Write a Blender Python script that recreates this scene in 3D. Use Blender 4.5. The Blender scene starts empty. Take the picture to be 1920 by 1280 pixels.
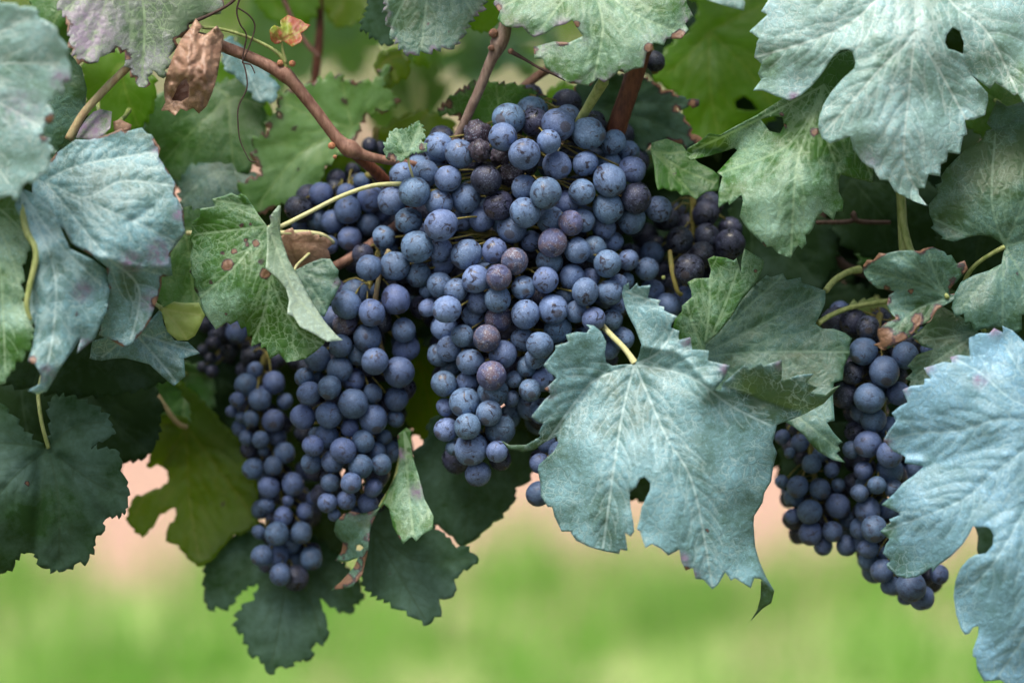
import bpy, math, random
import numpy as np
from mathutils import Vector, Matrix, noise as mnoise
from mathutils.geometry import delaunay_2d_cdt

# ------------------------------------------------------------------ camera
PITCH = math.radians(9.0)
DIST = 1.2                      # camera to the plane of sharp focus, metres
MM = 0.00025                    # metres per photo pixel at that plane
FOC = Vector((0, 0, 0.75))
FWD = Vector((0, math.cos(PITCH), -math.sin(PITCH)))
UP = Vector((0, math.sin(PITCH), math.cos(PITCH)))
RIGHT = Vector((1, 0, 0))
CAM = FOC - FWD * DIST
scene = bpy.context.scene
col = scene.collection
cam_data = bpy.data.cameras.new('camera')
cam = bpy.data.objects.new('camera', cam_data)
col.objects.link(cam)
cam.location = CAM
cam.rotation_euler = (math.pi / 2 - PITCH, 0, 0)
cam_data.sensor_width = 36
cam_data.lens = 36 * DIST / (1920 * MM)
cam_data.clip_start = 0.05
cam_data.clip_end = 1000
cam_data.dof.use_dof = True
cam_data.dof.focus_distance = DIST - 0.005
cam_data.dof.aperture_fstop = 2.9
cam_data.dof.aperture_blades = 0
scene.camera = cam

# ------------------------------------------------------------------ sky, sun, exposure
SUN_EL, SUN_AZ = math.radians(68), math.radians(212)   # azimuth from +Y, clockwise
world = bpy.data.worlds.new('World')
scene.world = world
world.use_nodes = True
wn = world.node_tree
bg = wn.nodes['Background']
sky = wn.nodes.new('ShaderNodeTexSky')
sky.sky_type = 'NISHITA'
sky.sun_disc = False
sky.sun_elevation = SUN_EL
sky.sun_rotation = SUN_AZ
sky.air_density = 1.0
sky.dust_density = 6.0
sky.ozone_density = 0.6
wn.links.new(sky.outputs[0], bg.inputs[0])
bg.inputs[1].default_value = 0.072
sun_data = bpy.data.lights.new('sun', 'SUN')
sun = bpy.data.objects.new('sun', sun_data)
col.objects.link(sun)
sun_data.energy = 1.5
sun_data.angle = math.radians(30)
sun_data.color = (1.0, 0.95, 0.87)
sd = Vector((math.sin(SUN_AZ) * math.cos(SUN_EL), math.cos(SUN_AZ) * math.cos(SUN_EL), math.sin(SUN_EL)))
sun.rotation_euler = sd.to_track_quat('Z', 'Y').to_euler()
scene.view_settings.view_transform = 'Standard'
scene.view_settings.look = 'None'
scene.view_settings.gamma = 1
scene.view_settings.exposure = 1.5
scene.view_settings.use_curve_mapping = False
try:
    scene.cycles.use_denoising = True
    scene.cycles.max_bounces = 3
    scene.cycles.diffuse_bounces = 2
    scene.cycles.use_adaptive_sampling = True
    scene.cycles.adaptive_threshold = 0.03
    scene.cycles.caustics_reflective = False
    scene.cycles.caustics_refractive = False
except Exception:
    pass

rnd = random.Random(7)

# ------------------------------------------------------------------ helpers
def P(x, y, z=0.0):
    """a point whose picture position is (x, y) when it lies z pixels (0.25 mm) in front of the focus plane"""
    d = DIST - z * MM
    k = MM * d / DIST
    return CAM + FWD * d + RIGHT * ((x - 960) * k) + UP * ((640 - y) * k)

def PA(xy, z):
    d = DIST - z * MM
    k = MM * d / DIST
    u = (xy[:, 0] - 960) * k
    v = (640 - xy[:, 1]) * k
    c, f, r, up = (np.array(t) for t in (CAM, FWD, RIGHT, UP))
    return c + d[:, None] * f + u[:, None] * r + v[:, None] * up

def tag(o, label=None, cat=None, group=None, kind=None):
    if label: o['label'] = label
    if cat: o['category'] = cat
    if group: o['group'] = group
    if kind: o['kind'] = kind
    return o

def empty(name, loc):
    o = bpy.data.objects.new(name, None)
    o.empty_display_size = 0.01
    o.location = loc
    col.objects.link(o)
    return o

def mesh_obj(name, verts, faces, mat, parent=None, smooth=True):
    me = bpy.data.meshes.new(name)
    off = np.array(parent.location) if parent is not None else np.zeros(3)
    p = parent
    while p is not None and p.parent is not None:
        p = p.parent
        off = off + np.array(p.location)
    v = np.asarray(verts, dtype=np.float64) - off
    me.from_pydata(v.tolist(), [], faces if isinstance(faces, list) else faces.tolist())
    if smooth:
        me.polygons.foreach_set('use_smooth', [True] * len(me.polygons))
    me.materials.append(mat)
    o = bpy.data.objects.new(name, me)
    col.objects.link(o)
    if parent is not None:
        o.parent = parent
    return o

def catmull(pts, n=6, closed=False):
    pts = [np.array(p, float) for p in pts]
    N = len(pts)
    out = []
    rng = range(N) if closed else range(N - 1)
    for i in rng:
        if closed:
            p0, p1, p2, p3 = pts[i - 1], pts[i], pts[(i + 1) % N], pts[(i + 2) % N]
        else:
            p0, p1, p2, p3 = pts[max(i - 1, 0)], pts[i], pts[i + 1], pts[min(i + 2, N - 1)]
        for k in range(n):
            t = k / n
            out.append(0.5 * (2 * p1 + (p2 - p0) * t + (2 * p0 - 5 * p1 + 4 * p2 - p3) * t * t + (3 * p1 - p0 - 3 * p2 + p3) * t ** 3))
    if not closed:
        out.append(pts[-1])
    return out

class MB:
    def __init__(s): s.v, s.f = [], []
    def tube(s, pts, sides=8, jitter=0.0, seed=0, smooth=5):
        """pts: (world Vector, radius in metres)"""
        rr = random.Random(seed)
        arr = catmull([tuple(p) + (r,) for p, r in pts], smooth)
        base = len(s.v)
        n = len(arr)
        ref = Vector((0.3, 0.9, 0.2)).normalized()
        for i, a in enumerate(arr):
            c = Vector(a[:3])
            t = Vector(arr[min(i + 1, n - 1)][:3]) - Vector(arr[max(i - 1, 0)][:3])
            if t.length < 1e-9: t = Vector((0, 0, 1))
            t.normalize()
            s1 = t.cross(ref)
            if s1.length < 1e-3: s1 = t.cross(Vector((1, 0, 0)))
            s1.normalize(); s2 = t.cross(s1)
            for k in range(sides):
                an = 2 * math.pi * k / sides
                r = max(a[3], 1e-5) * (1 + jitter * (rr.random() - .5))
                s.v.append(tuple(c + (s1 * math.cos(an) + s2 * math.sin(an)) * r))
        for i in range(n - 1):
            for k in range(sides):
                a0 = base + i * sides + k; a1 = base + i * sides + (k + 1) % sides
                s.f.append((a0, a1, a1 + sides, a0 + sides))
        s.f.append(tuple(base + k for k in range(sides))[::-1])
        s.f.append(tuple(base + (n - 1) * sides + k for k in range(sides)))
    def build(s, name, mat, parent=None):
        return mesh_obj(name, s.v, s.f, mat, parent)

# ------------------------------------------------------------------ materials
class NT:
    def __init__(s, name):
        s.m = bpy.data.materials.new(name); s.m.use_nodes = True
        s.t = s.m.node_tree; s.t.nodes.clear()
    def n(s, typ, **kw):
        nd = s.t.nodes.new(typ)
        for k, v in kw.items():
            if k.startswith('i_'):
                key = k[2:]
                nd.inputs[int(key) if key.isdigit() else key.replace('_', ' ')].default_value = v
            else: setattr(nd, k, v)
        return nd
    def l(s, a, b): s.t.links.new(a, b)
    def math(s, op, a, b=None, c=None, clamp=False):
        nd = s.n('ShaderNodeMath', operation=op, use_clamp=clamp)
        for i, x in enumerate((a, b, c)):
            if x is None: continue
            if isinstance(x, (int, float)): nd.inputs[i].default_value = x
            else: s.l(x, nd.inputs[i])
        return nd.outputs[0]
    def ramp(s, x, a, b, lo=0.0, hi=1.0):
        nd = s.n('ShaderNodeMapRange', interpolation_type='SMOOTHSTEP')
        s.l(x, nd.inputs[0])
        for i, v in enumerate((a, b, lo, hi)): nd.inputs[1 + i].default_value = v
        return nd.outputs[0]
    def mix(s, f, a, b, typ='MIX'):
        nd = s.n('ShaderNodeMix', data_type='RGBA', blend_type=typ)
        for i, x in ((0, f), (6, a), (7, b)):
            if isinstance(x, (int, float)): nd.inputs[i].default_value = x
            elif isinstance(x, tuple): nd.inputs[i].default_value = x if len(x) == 4 else x + (1,)
            else: s.l(x, nd.inputs[i])
        return nd.outputs[2]
    def attr(s, name, vec=False):
        nd = s.n('ShaderNodeAttribute', attribute_name=name)
        return nd.outputs['Vector' if vec else 'Fac']
    def noise(s, vec, scale, detail=4, rough=0.55, dist=0.0, col=False):
        nd = s.n('ShaderNodeTexNoise')
        s.l(vec, nd.inputs['Vector'])
        nd.inputs['Scale'].default_value = scale
        nd.inputs['Detail'].default_value = detail
        nd.inputs['Roughness'].default_value = rough
        nd.inputs['Distortion'].default_value = dist
        return nd.outputs['Color' if col else 'Fac']
    def voro(s, vec, scale, feature='DISTANCE_TO_EDGE', rnd_=1.0):
        nd = s.n('ShaderNodeTexVoronoi', feature=feature)
        s.l(vec, nd.inputs['Vector'])
        nd.inputs['Scale'].default_value = scale
        nd.inputs['Randomness'].default_value = rnd_
        return nd.outputs['Distance']
    def bump(s, h, strength, dist, normal=None):
        nd = s.n('ShaderNodeBump')
        nd.inputs['Strength'].default_value = strength
        nd.inputs['Distance'].default_value = dist
        s.l(h, nd.inputs['Height'])
        if normal is not None: s.l(normal, nd.inputs['Normal'])
        return nd.outputs[0]
    def out(s, sh):
        o = s.n('ShaderNodeOutputMaterial'); s.l(sh, o.inputs[0]); return s.m
    def principled(s, colr, rough=0.5, normal=None, spec=0.4, **kw):
        nd = s.n('ShaderNodeBsdfPrincipled')
        if isinstance(colr, tuple): nd.inputs['Base Color'].default_value = colr + (1,)
        else: s.l(colr, nd.inputs['Base Color'])
        if isinstance(rough, (int, float)): nd.inputs['Roughness'].default_value = rough
        else: s.l(rough, nd.inputs['Roughness'])
        nd.inputs['Specular IOR Level'].default_value = spec
        if normal is not None: s.l(normal, nd.inputs['Normal'])
        for k, v in kw.items(): nd.inputs[k].default_value = v
        return nd

def leaf_material(name, g1, g2, res, amount, vein=(0.34, 0.42, 0.26), trans=0.25, transcol=(0.22, 0.36, 0.04),
                  var=0.5, net=1.0, rough=0.42, spec=0.55, brown=(0.29, 0.165, 0.10), veinmix=0.48, bumpk=1.0, simple=False):
    t = NT(name)
    rest = t.attr('rest', True)
    nl = t.noise(rest, 1.3, 2, 0.6)
    nm = t.noise(rest, 7, 3, 0.65)
    d1, d2 = t.attr('d1'), t.attr('d2')
    m = t.math('ADD', t.math('MULTIPLY', t.math('SUBTRACT', nl, 0.5), 2.2 * var), amount)
    m = t.math('ADD', m, t.math('MULTIPLY', t.math('SUBTRACT', nm, 0.5), 1.3 * var))
    if not simple:
        nf = t.noise(rest, 48, 2, 0.7)
        wp = t.n('ShaderNodeVectorMath', operation='MULTIPLY_ADD')
        t.l(t.noise(rest, 6, 1, 0.5, col=True), wp.inputs[0]); wp.inputs[1].default_value = (0.16, 0.16, 0.16); t.l(rest, wp.inputs[2])
        v1 = t.voro(wp.outputs[0], 6.5)
        m = t.math('ADD', m, t.math('MULTIPLY', t.math('SUBTRACT', nf, 0.5), 1.3 * var))
    m = t.math('SUBTRACT', m, t.attr('fresh'))
    m = t.math('ADD', m, t.attr('pale'), clamp=True)
    c = t.mix(m, t.mix(nm, g1, g2), res)
    if not simple:
        # spray dried in paler flecks, fine vein net
        fl = t.math('MULTIPLY', t.ramp(t.noise(rest, 22, 2, 0.75, 1.5), 0.55, 0.68), t.math('MULTIPLY', m, 0.85))
        c = t.mix(fl, c, tuple(min(1, x * 1.45 + 0.06) for x in res))
        c = t.mix(t.math('MULTIPLY', t.ramp(v1, 0.03, 0.22, 1, 0), 0.16 * net), c, (0.02, 0.05, 0.025))
        c = t.mix(t.math('MULTIPLY', t.math('MULTIPLY', t.ramp(v1, 0.0, 0.06, 1, 0), t.ramp(nl, 0.38, 0.6)), 0.55 * net), c, vein)
    vmask = t.math('MAXIMUM', t.ramp(d1, 1.2, 3.2, 1, 0), t.ramp(d2, 0.3, 2.3, 0.55, 0))
    c = t.mix(t.math('MULTIPLY', vmask, veinmix), c, vein)
    pu = t.math('MULTIPLY', t.attr('purple'), t.ramp(nm, 0.3, 0.65))
    c = t.mix(pu, c, (0.22, 0.15, 0.25))
    b = t.math('ADD', t.attr('brown'), t.math('MULTIPLY', t.math('SUBTRACT', nm, 0.5), 0.75))
    nb = t.noise(rest, 18, 2, 0.7)
    b = t.math('ADD', b, t.math('MULTIPLY', t.math('SUBTRACT', nb, 0.5), 0.7))
    bm = t.ramp(b, 0.42, 0.54)
    rim = t.math('MULTIPLY', t.ramp(b, 0.28, 0.44), t.ramp(b, 0.54, 0.66, 1, 0))
    bc = t.mix(nb, brown, tuple(x * 0.4 for x in brown))
    c = t.mix(bm, c, bc)
    c = t.mix(t.math('MULTIPLY', rim, 0.85), c, (0.035, 0.015, 0.03))
    nor = None
    if not simple:
        h = t.math('ADD', t.math('MULTIPLY', t.ramp(v1, 0, 0.42), t.math('MULTIPLY', nm, 1.1)), t.math('MULTIPLY', nf, 0.6))
        nor = t.bump(h, 0.34 * bumpk, 0.0010)
    pr = t.principled(c, rough, nor, spec)
    tr = t.n('ShaderNodeBsdfTranslucent')
    tc = t.mix(t.math('MULTIPLY', bm, 0.8), t.mix(0.5, transcol, c, 'MIX'), (0.12, 0.05, 0.02))
    t.l(tc, tr.inputs[0])
    mx = t.n('ShaderNodeMixShader'); mx.inputs[0].default_value = trans
    t.l(pr.outputs[0], mx.inputs[1]); t.l(tr.outputs[0], mx.inputs[2])
    return t.out(mx.outputs[0])

LM = {
 'pale': leaf_material('leaf_sprayed_pale', (0.06, 0.14, 0.05), (0.10, 0.20, 0.08), (0.33, 0.54, 0.56), 0.62, vein=(0.66, 0.78, 0.72), trans=0.2),
 'blue': leaf_material('leaf_sprayed_blue', (0.05, 0.13, 0.085), (0.075, 0.17, 0.12), (0.20, 0.41, 0.56), 0.70, vein=(0.42, 0.62, 0.66), trans=0.2, veinmix=0.42),
 'teal': leaf_material('leaf_sprayed_teal', (0.035, 0.085, 0.045), (0.06, 0.125, 0.07), (0.20, 0.40, 0.46), 0.58, vein=(0.46, 0.62, 0.60), trans=0.2, var=.75),
 'dull': leaf_material('leaf_dull_green', (0.016, 0.06, 0.016), (0.034, 0.095, 0.024), (0.13, 0.27, 0.26), 0.28, vein=(0.18, 0.30, 0.20), trans=0.25, var=.6),
 'spray': leaf_material('leaf_green_sprayed', (0.022, 0.10, 0.008), (0.05, 0.155, 0.016), (0.25, 0.43, 0.33), 0.22, vein=(0.34, 0.50, 0.30), trans=0.28, var=0.85),
 'green': leaf_material('leaf_green', (0.024, 0.11, 0.008), (0.05, 0.165, 0.014), (0.18, 0.31, 0.2), 0.16, vein=(0.2, 0.32, 0.12), trans=0.35),
 'deep': leaf_material('leaf_shade_painted', (0.005, 0.02, 0.004), (0.011, 0.034, 0.008), (0.05, 0.09, 0.08), 0.08, vein=(0.03, 0.06, 0.03), trans=0.12, rough=0.75, spec=0.15, simple=True),  # near-black green, deep shade painted into the leaf colour
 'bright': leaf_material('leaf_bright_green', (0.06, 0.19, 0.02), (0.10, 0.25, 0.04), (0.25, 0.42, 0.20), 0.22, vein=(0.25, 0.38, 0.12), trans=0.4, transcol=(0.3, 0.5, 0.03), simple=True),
 'dark': leaf_material('leaf_shade_darkened', (0.008, 0.032, 0.008), (0.017, 0.055, 0.015), (0.09, 0.16, 0.14), 0.26, vein=(0.03, 0.06, 0.03), trans=0.12, rough=0.75, spec=0.15, simple=True),  # leaf green darkened, shade painted into the colour
 'lit': leaf_material('leaf_painted_backlit', (0.07, 0.22, 0.006), (0.12, 0.29, 0.010), (0.2, 0.3, 0.1), 0.05, vein=(0.25, 0.34, 0.05), trans=0.6, transcol=(0.30, 0.55, 0.01), simple=True),  # backlight painted in as a brighter base green
 'olive': leaf_material('leaf_olive', (0.05, 0.12, 0.003), (0.09, 0.18, 0.005), (0.15, 0.2, 0.06), 0.03, vein=(0.18, 0.17, 0.02), trans=0.65, transcol=(0.32, 0.48, 0.005), simple=True),  # base colour raised to paint in backlit glow, besides the translucency
 'under': leaf_material('leaf_underside', (0.17, 0.28, 0.14), (0.24, 0.36, 0.20), (0.42, 0.56, 0.47), 0.6, vein=(0.5, 0.62, 0.42), trans=0.25),
 'yellow': leaf_material('leaf_yellowing', (0.25, 0.36, 0.06), (0.34, 0.44, 0.11), (0.4, 0.5, 0.22), 0.3, vein=(0.45, 0.5, 0.2), trans=0.35, transcol=(0.4, 0.5, 0.05), simple=True),
 'dead': leaf_material('leaf_dead', (0.24, 0.125, 0.08), (0.42, 0.26, 0.18), (0.45, 0.29, 0.19), 0.36, vein=(0.2, 0.1, 0.06), trans=0.15, transcol=(0.4, 0.16, 0.06), brown=(0.14, 0.05, 0.03), var=1.0),
 'red': leaf_material('leaf_red_young', (0.30, 0.05, 0.035), (0.42, 0.11, 0.06), (0.28, 0.44, 0.04), 0.25, vein=(0.4, 0.45, 0.12), trans=0.35, transcol=(0.5, 0.2, 0.05), var=1.2),
 'mauve': leaf_material('leaf_purpled', (0.05, 0.13, 0.04), (0.13, 0.16, 0.12), (0.33, 0.34, 0.37), 0.42, vein=(0.30, 0.44, 0.22), trans=0.2, var=0.9),
}

def stem_material(name, c1, c2, rough=0.6, streak=1.0):
    t = NT(name)
    co = t.n('ShaderNodeTexCoord').outputs['Object']
    mp = t.n('ShaderNodeMapping'); mp.inputs['Scale'].default_value = (900, 900, 260)
    t.l(co, mp.inputs[0])
    n1 = t.noise(mp.outputs[0], 0.5, 5, 0.65)
    n2 = t.noise(co, 60, 4, 0.6)
    c = t.mix(t.ramp(n1, 0.3, 0.7), c1, c2)
    c = t.mix(t.math('MULTIPLY', t.ramp(n2, 0.5, 0.75), 0.5 * streak), c, tuple(x * 0.35 for x in c1))
    nor = t.bump(n1, 0.7, 0.001)
    return t.out(t.principled(c, rough, nor, 0.35).outputs[0])

M_CANE = stem_material('cane_bark', (0.13, 0.06, 0.04), (0.27, 0.155, 0.11))
M_CANEG = stem_material('cane_grey_bark', (0.13, 0.085, 0.065), (0.28, 0.21, 0.17))
M_CANED = stem_material('cane_dark_red', (0.07, 0.02, 0.012), (0.17, 0.06, 0.03))
M_PET = stem_material('petiole_green', (0.20, 0.26, 0.07), (0.36, 0.40, 0.16), 0.5, 0.3)
M_PETP = stem_material('petiole_pale', (0.40, 0.42, 0.18), (0.52, 0.50, 0.28), 0.5, 0.2)
M_PETR = stem_material('petiole_tan', (0.30, 0.20, 0.11), (0.36, 0.33, 0.17), 0.5, 0.4)
M_RACH = stem_material('rachis', (0.16, 0.16, 0.035), (0.24, 0.19, 0.06), 0.6, 0.4)
M_WIRE = stem_material('tendril_dry', (0.035, 0.02, 0.015), (0.075, 0.045, 0.035), 0.7)

def grape_material(name, skin, bloom, amount, rough_skin=0.32, patch=0.25, patchcol=(0.022, 0.018, 0.03), speck=0.7, brownp=0.0):
    t = NT(name)
    tc = t.n('ShaderNodeTexCoord').outputs['Object']
    oi = t.n('ShaderNodeObjectInfo')
    off = t.n('ShaderNodeVectorMath', operation='MULTIPLY_ADD')
    cx = t.n('ShaderNodeCombineXYZ')
    for i in range(3): t.l(oi.outputs['Random'], cx.inputs[i])
    t.l(cx.outputs[0], off.inputs[0]); off.inputs[1].default_value = (37, 91, 63); t.l(tc, off.inputs[2])
    co = off.outputs[0]
    n1 = t.noise(co, 1.1, 2, 0.6, 0.6)
    n2 = t.noise(co, 4.5, 3, 0.7)
    n3 = t.noise(co, 9.5, 2, 0.75)
    r = oi.outputs['Random']
    am = t.math('ADD', amount, t.math('MULTIPLY', t.math('SUBTRACT', r, 0.5), 0.25))
    m = t.math('ADD', am, t.math('MULTIPLY', t.math('SUBTRACT', n1, 0.5), 0.8))
    m = t.math('ADD', m, t.math('MULTIPLY', t.math('SUBTRACT', n2, 0.5), 0.65))
    m = t.math('ADD', m, t.math('MULTIPLY', t.math('SUBTRACT', n3, 0.5), 0.5), clamp=True)
    hv = t.n('ShaderNodeHueSaturation'); hv.inputs['Color'].default_value = bloom + (1,)
    t.l(t.math('ADD', 0.490, t.math('MULTIPLY', r, 0.03)), hv.inputs['Hue'])
    t.l(t.math('ADD', 0.8, t.math('MULTIPLY', t.math('FRACT', t.math('MULTIPLY', r, 7.3)), 0.4)), hv.inputs['Value'])
    c = t.mix(m, skin, hv.outputs[0])
    # rubbed skin, where the wax is gone
    rub = t.math('MULTIPLY', t.ramp(t.noise(co, 1.6, 3, 0.6, 1.2), 0.60 - 0.12 * patch, 0.70 - 0.06 * patch), min(1.0, 0.5 + patch))
    c = t.mix(rub, c, patchcol)
    if brownp > 0:
        bp = t.math('MULTIPLY', t.ramp(n1, 0.44, 0.60), brownp)
        c = t.mix(bp, c, (0.13, 0.085, 0.09))
    # pale wax specks
    sp = t.math('MULTIPLY', t.ramp(n3, 0.55, 0.66), t.ramp(n1, 0.32, 0.58))
    c = t.mix(t.math('MULTIPLY', sp, speck), c, (0.36, 0.46, 0.60))
    sx = t.n('ShaderNodeSeparateXYZ'); t.l(tc, sx.inputs[0])
    sc = t.ramp(t.math('ADD', sx.outputs[2], t.math('MULTIPLY', n3, 0.03)), -1.0, -0.985, 1, 0)
    c = t.mix(t.math('MULTIPLY', sc, 0.6), c, (0.06, 0.045, 0.04))
    rg = t.math('SUBTRACT', 0.60, t.math('MULTIPLY', rub, 0.60 - rough_skin))
    nor = t.bump(n2, 0.25, 0.0006)
    return t.out(t.principled(c, rg, nor, 0.4).outputs[0])

GM = {
 'n': grape_material('grape_bloom', (0.011, 0.015, 0.034), (0.150, 0.250, 0.43), 0.66, patch=0.6, speck=0.28),
 'm': grape_material('grape_bloom_soft', (0.011, 0.012, 0.036), (0.105, 0.182, 0.33), 0.60, speck=0.12, patch=0.35),
 'd': grape_material('grape_rubbed_shaded', (0.006, 0.006, 0.012), (0.07, 0.09, 0.17), 0.30, 0.2, 0.75, (0.005, 0.004, 0.007), 0.25),  # rubbed grapes; its darkness also paints shade on the inner fill
 'b': grape_material('grape_browned', (0.025, 0.022, 0.045), (0.11, 0.145, 0.28), 0.60, brownp=0.7, patch=0.35, patchcol=(0.02, 0.010, 0.010)),
 's': grape_material('grape_shrivelled', (0.010, 0.006, 0.010), (0.09, 0.07, 0.11), 0.28, 0.3, 0.6, (0.004, 0.003, 0.004), 0.5),
}

# ------------------------------------------------------------------ ground and far things
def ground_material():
    t = NT('ground')
    ge = t.n('ShaderNodeNewGeometry').outputs['Position']
    sx = t.n('ShaderNodeSeparateXYZ'); t.l(ge, sx.inputs[0])
    n1 = t.noise(ge, 0.9, 4, 0.6)
    n2 = t.noise(ge, 7, 4, 0.6)
    n3 = t.noise(ge, 30, 4, 0.7)
    soil = t.mix(n2, (0.35, 0.215, 0.155), (0.44, 0.30, 0.23))
    soil = t.mix(t.ramp(t.noise(ge, 2.3, 2, 0.5), 0.58, 0.70), soil, (0.22, 0.12, 0.10))
    dry = t.mix(n2, (0.42, 0.36, 0.24), (0.31, 0.34, 0.15))
    gr = t.mix(n2, (0.20, 0.36, 0.08), (0.40, 0.45, 0.20))
    y = t.math('ADD', sx.outputs[1], t.math('MULTIPLY', t.math('SUBTRACT', n1, 0.5), 1.2))
    y = t.math('ADD', y, t.math('MULTIPLY', t.math('SUBTRACT', n2, 0.5), 0.5))
    near = t.ramp(y, 2.05, 2.55, 1, 0)
    g = t.mix(t.ramp(n2, 0.45, 0.6), gr, dry)
    c = t.mix(near, soil, g)
    bounce_cut = t.ramp(y, 0.9, 1.5, 1, 0)                       # unseen near ground, darkened to cut bounce light onto the vine
    c = t.mix(bounce_cut, c, t.mix(n2, (0.07, 0.10, 0.03), (0.13, 0.10, 0.06)))
    far = t.ramp(y, 9.5, 12.5)
    c = t.mix(far, c, t.mix(t.ramp(n1, 0.35, 0.6), (0.21, 0.165, 0.11), (0.12, 0.15, 0.055)))
    deep_ = t.ramp(y, 18, 26)
    c = t.mix(deep_, c, t.mix(n1, (0.11, 0.14, 0.05), (0.20, 0.18, 0.10)))
    nor = t.bump(n3, 0.5, 0.02)
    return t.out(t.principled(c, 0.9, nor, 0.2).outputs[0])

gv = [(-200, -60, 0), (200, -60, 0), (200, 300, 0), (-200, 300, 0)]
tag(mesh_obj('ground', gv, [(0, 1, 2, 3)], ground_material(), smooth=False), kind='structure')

def grass_material():
    t = NT('grass_blades')
    oi = t.attr('tone')
    c = t.mix(oi, (0.23, 0.48, 0.08), (0.56, 0.54, 0.32))
    pr = t.principled(c, 0.6, None, 0.3)
    tr = t.n('ShaderNodeBsdfTranslucent'); t.l(c, tr.inputs[0])
    mx = t.n('ShaderNodeMixShader'); mx.inputs[0].default_value = 0.5
    t.l(pr.outputs[0], mx.inputs[1]); t.l(tr.outputs[0], mx.inputs[2])
    return t.out(mx.outputs[0])

def grass():
    r = np.random.RandomState(3)
    N = 24000
    tx = r.uniform(-2.6, 2.6, 900); ty = r.uniform(1.0, 2.48, 900)
    ti = r.randint(0, 900, N)
    x = tx[ti] + r.normal(0, .055, N); y = ty[ti] + r.normal(0, .055, N)
    stone = r.uniform(0, 1, 900)
    tone = np.clip((stone[ti] - .35) * 1.6 + r.normal(0, .12, N), 0, 1)
    h = r.uniform(.04, .13, N) * (0.45 + 0.8 * (stone[ti] < .5))
    w = r.uniform(.0018, .004, N)
    a = r.uniform(0, 2 * np.pi, N); lean = r.uniform(.1, .7, N) * h
    dx, dy = np.cos(a), np.sin(a)
    lx, ly = np.cos(a * 3.1), np.sin(a * 3.1)
    z0 = np.zeros(N)
    V = np.stack([np.stack([x - dx * w, y - dy * w, z0], 1), np.stack([x + dx * w, y + dy * w, z0], 1),
                  np.stack([x + dx * w * .7 + lx * lean * .4, y + dy * w * .7 + ly * lean * .4, h * .6], 1),
                  np.stack([x - dx * w * .7 + lx * lean * .4, y - dy * w * .7 + ly * lean * .4, h * .6], 1),
                  np.stack([x + lx * lean, y + ly * lean, h], 1)], 1).reshape(-1, 3)
    b = np.arange(N)[:, None] * 5
    F = (np.concatenate([b + 0, b + 1, b + 2, b + 3], 1).tolist()) + (np.concatenate([b + 3, b + 2, b + 4], 1).tolist())
    o = mesh_obj('grass', V, F, grass_material())
    at = o.data.attributes.new('tone', 'FLOAT', 'POINT')
    at.data.foreach_set('value', np.repeat(tone, 5).astype(np.float32))
    tag(o, 'soft green and straw coloured grass in the alley behind the vine', 'grass', kind='stuff')
grass()

# ------------------------------------------------------------------ leaves
def tps(ctrl):
    """smooth depth surface through (x, y, z) control points"""
    c = np.array(ctrl, float)
    if len(c) == 1: return lambda q: np.full(len(q), c[0, 2])
    xy = c[:, :2] / 100.0; z = c[:, 2]
    n = len(c)
    def U(r2): return np.where(r2 > 1e-12, r2 * np.log(r2 + 1e-12), 0)
    K = U(((xy[:, None] - xy[None]) ** 2).sum(-1))
    Pm = np.concatenate([np.ones((n, 1)), xy], 1)
    A = np.zeros((n + 3, n + 3)); A[:n, :n] = K + np.eye(n) * 0.02; A[:n, n:] = Pm; A[n:, :n] = Pm.T
    A[n:, n:] = np.eye(3) * -1e-6
    s = np.linalg.lstsq(A, np.concatenate([z, [0, 0, 0]]), rcond=None)[0]
    def f(q):
        q = q / 100.0
        return U(((q[:, None] - xy[None]) ** 2).sum(-1)) @ s[:n] + s[n] + q @ s[n + 1:]
    return f

def seg_dist(q, segs):
    """distance from the points q to the nearest of the segments (S, 4)"""
    best = np.full(len(q), 1e9)
    if len(segs) == 0: return best
    S = np.array(segs, float)
    for i in range(0, len(S), 24):
        s = S[i:i + 24]
        a = s[:, :2]; d = s[:, 2:] - a
        L2 = np.maximum((d ** 2).sum(1), 1e-9)
        t = np.clip(((q[:, None] - a[None]) * d[None]).sum(-1) / L2[None], 0, 1)
        w = q[:, None] - (a[None] + t[..., None] * d[None])
        best = np.minimum(best, np.sqrt((w ** 2).sum(-1)).min(1))
    return best

def poly_segs(p, closed=False):
    p = [tuple(a[:2]) for a in p]
    r = [(p[i] + p[i + 1]) for i in range(len(p) - 1)]
    if closed: r.append(p[-1] + p[0])
    return r

def inside(q, polys):
    res = np.zeros(len(q), bool)
    for p in polys:
        p = np.asarray(p, float)
        a = p; b = np.roll(p, -1, 0)
        for (x1, y1), (x2, y2) in zip(a, b):
            cond = (y1 > q[:, 1]) != (y2 > q[:, 1])
            if y1 != y2:
                xi = (x2 - x1) * (q[:, 1] - y1) / (y2 - y1) + x1
                res ^= cond & (q[:, 0] < xi)
    return res

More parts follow.
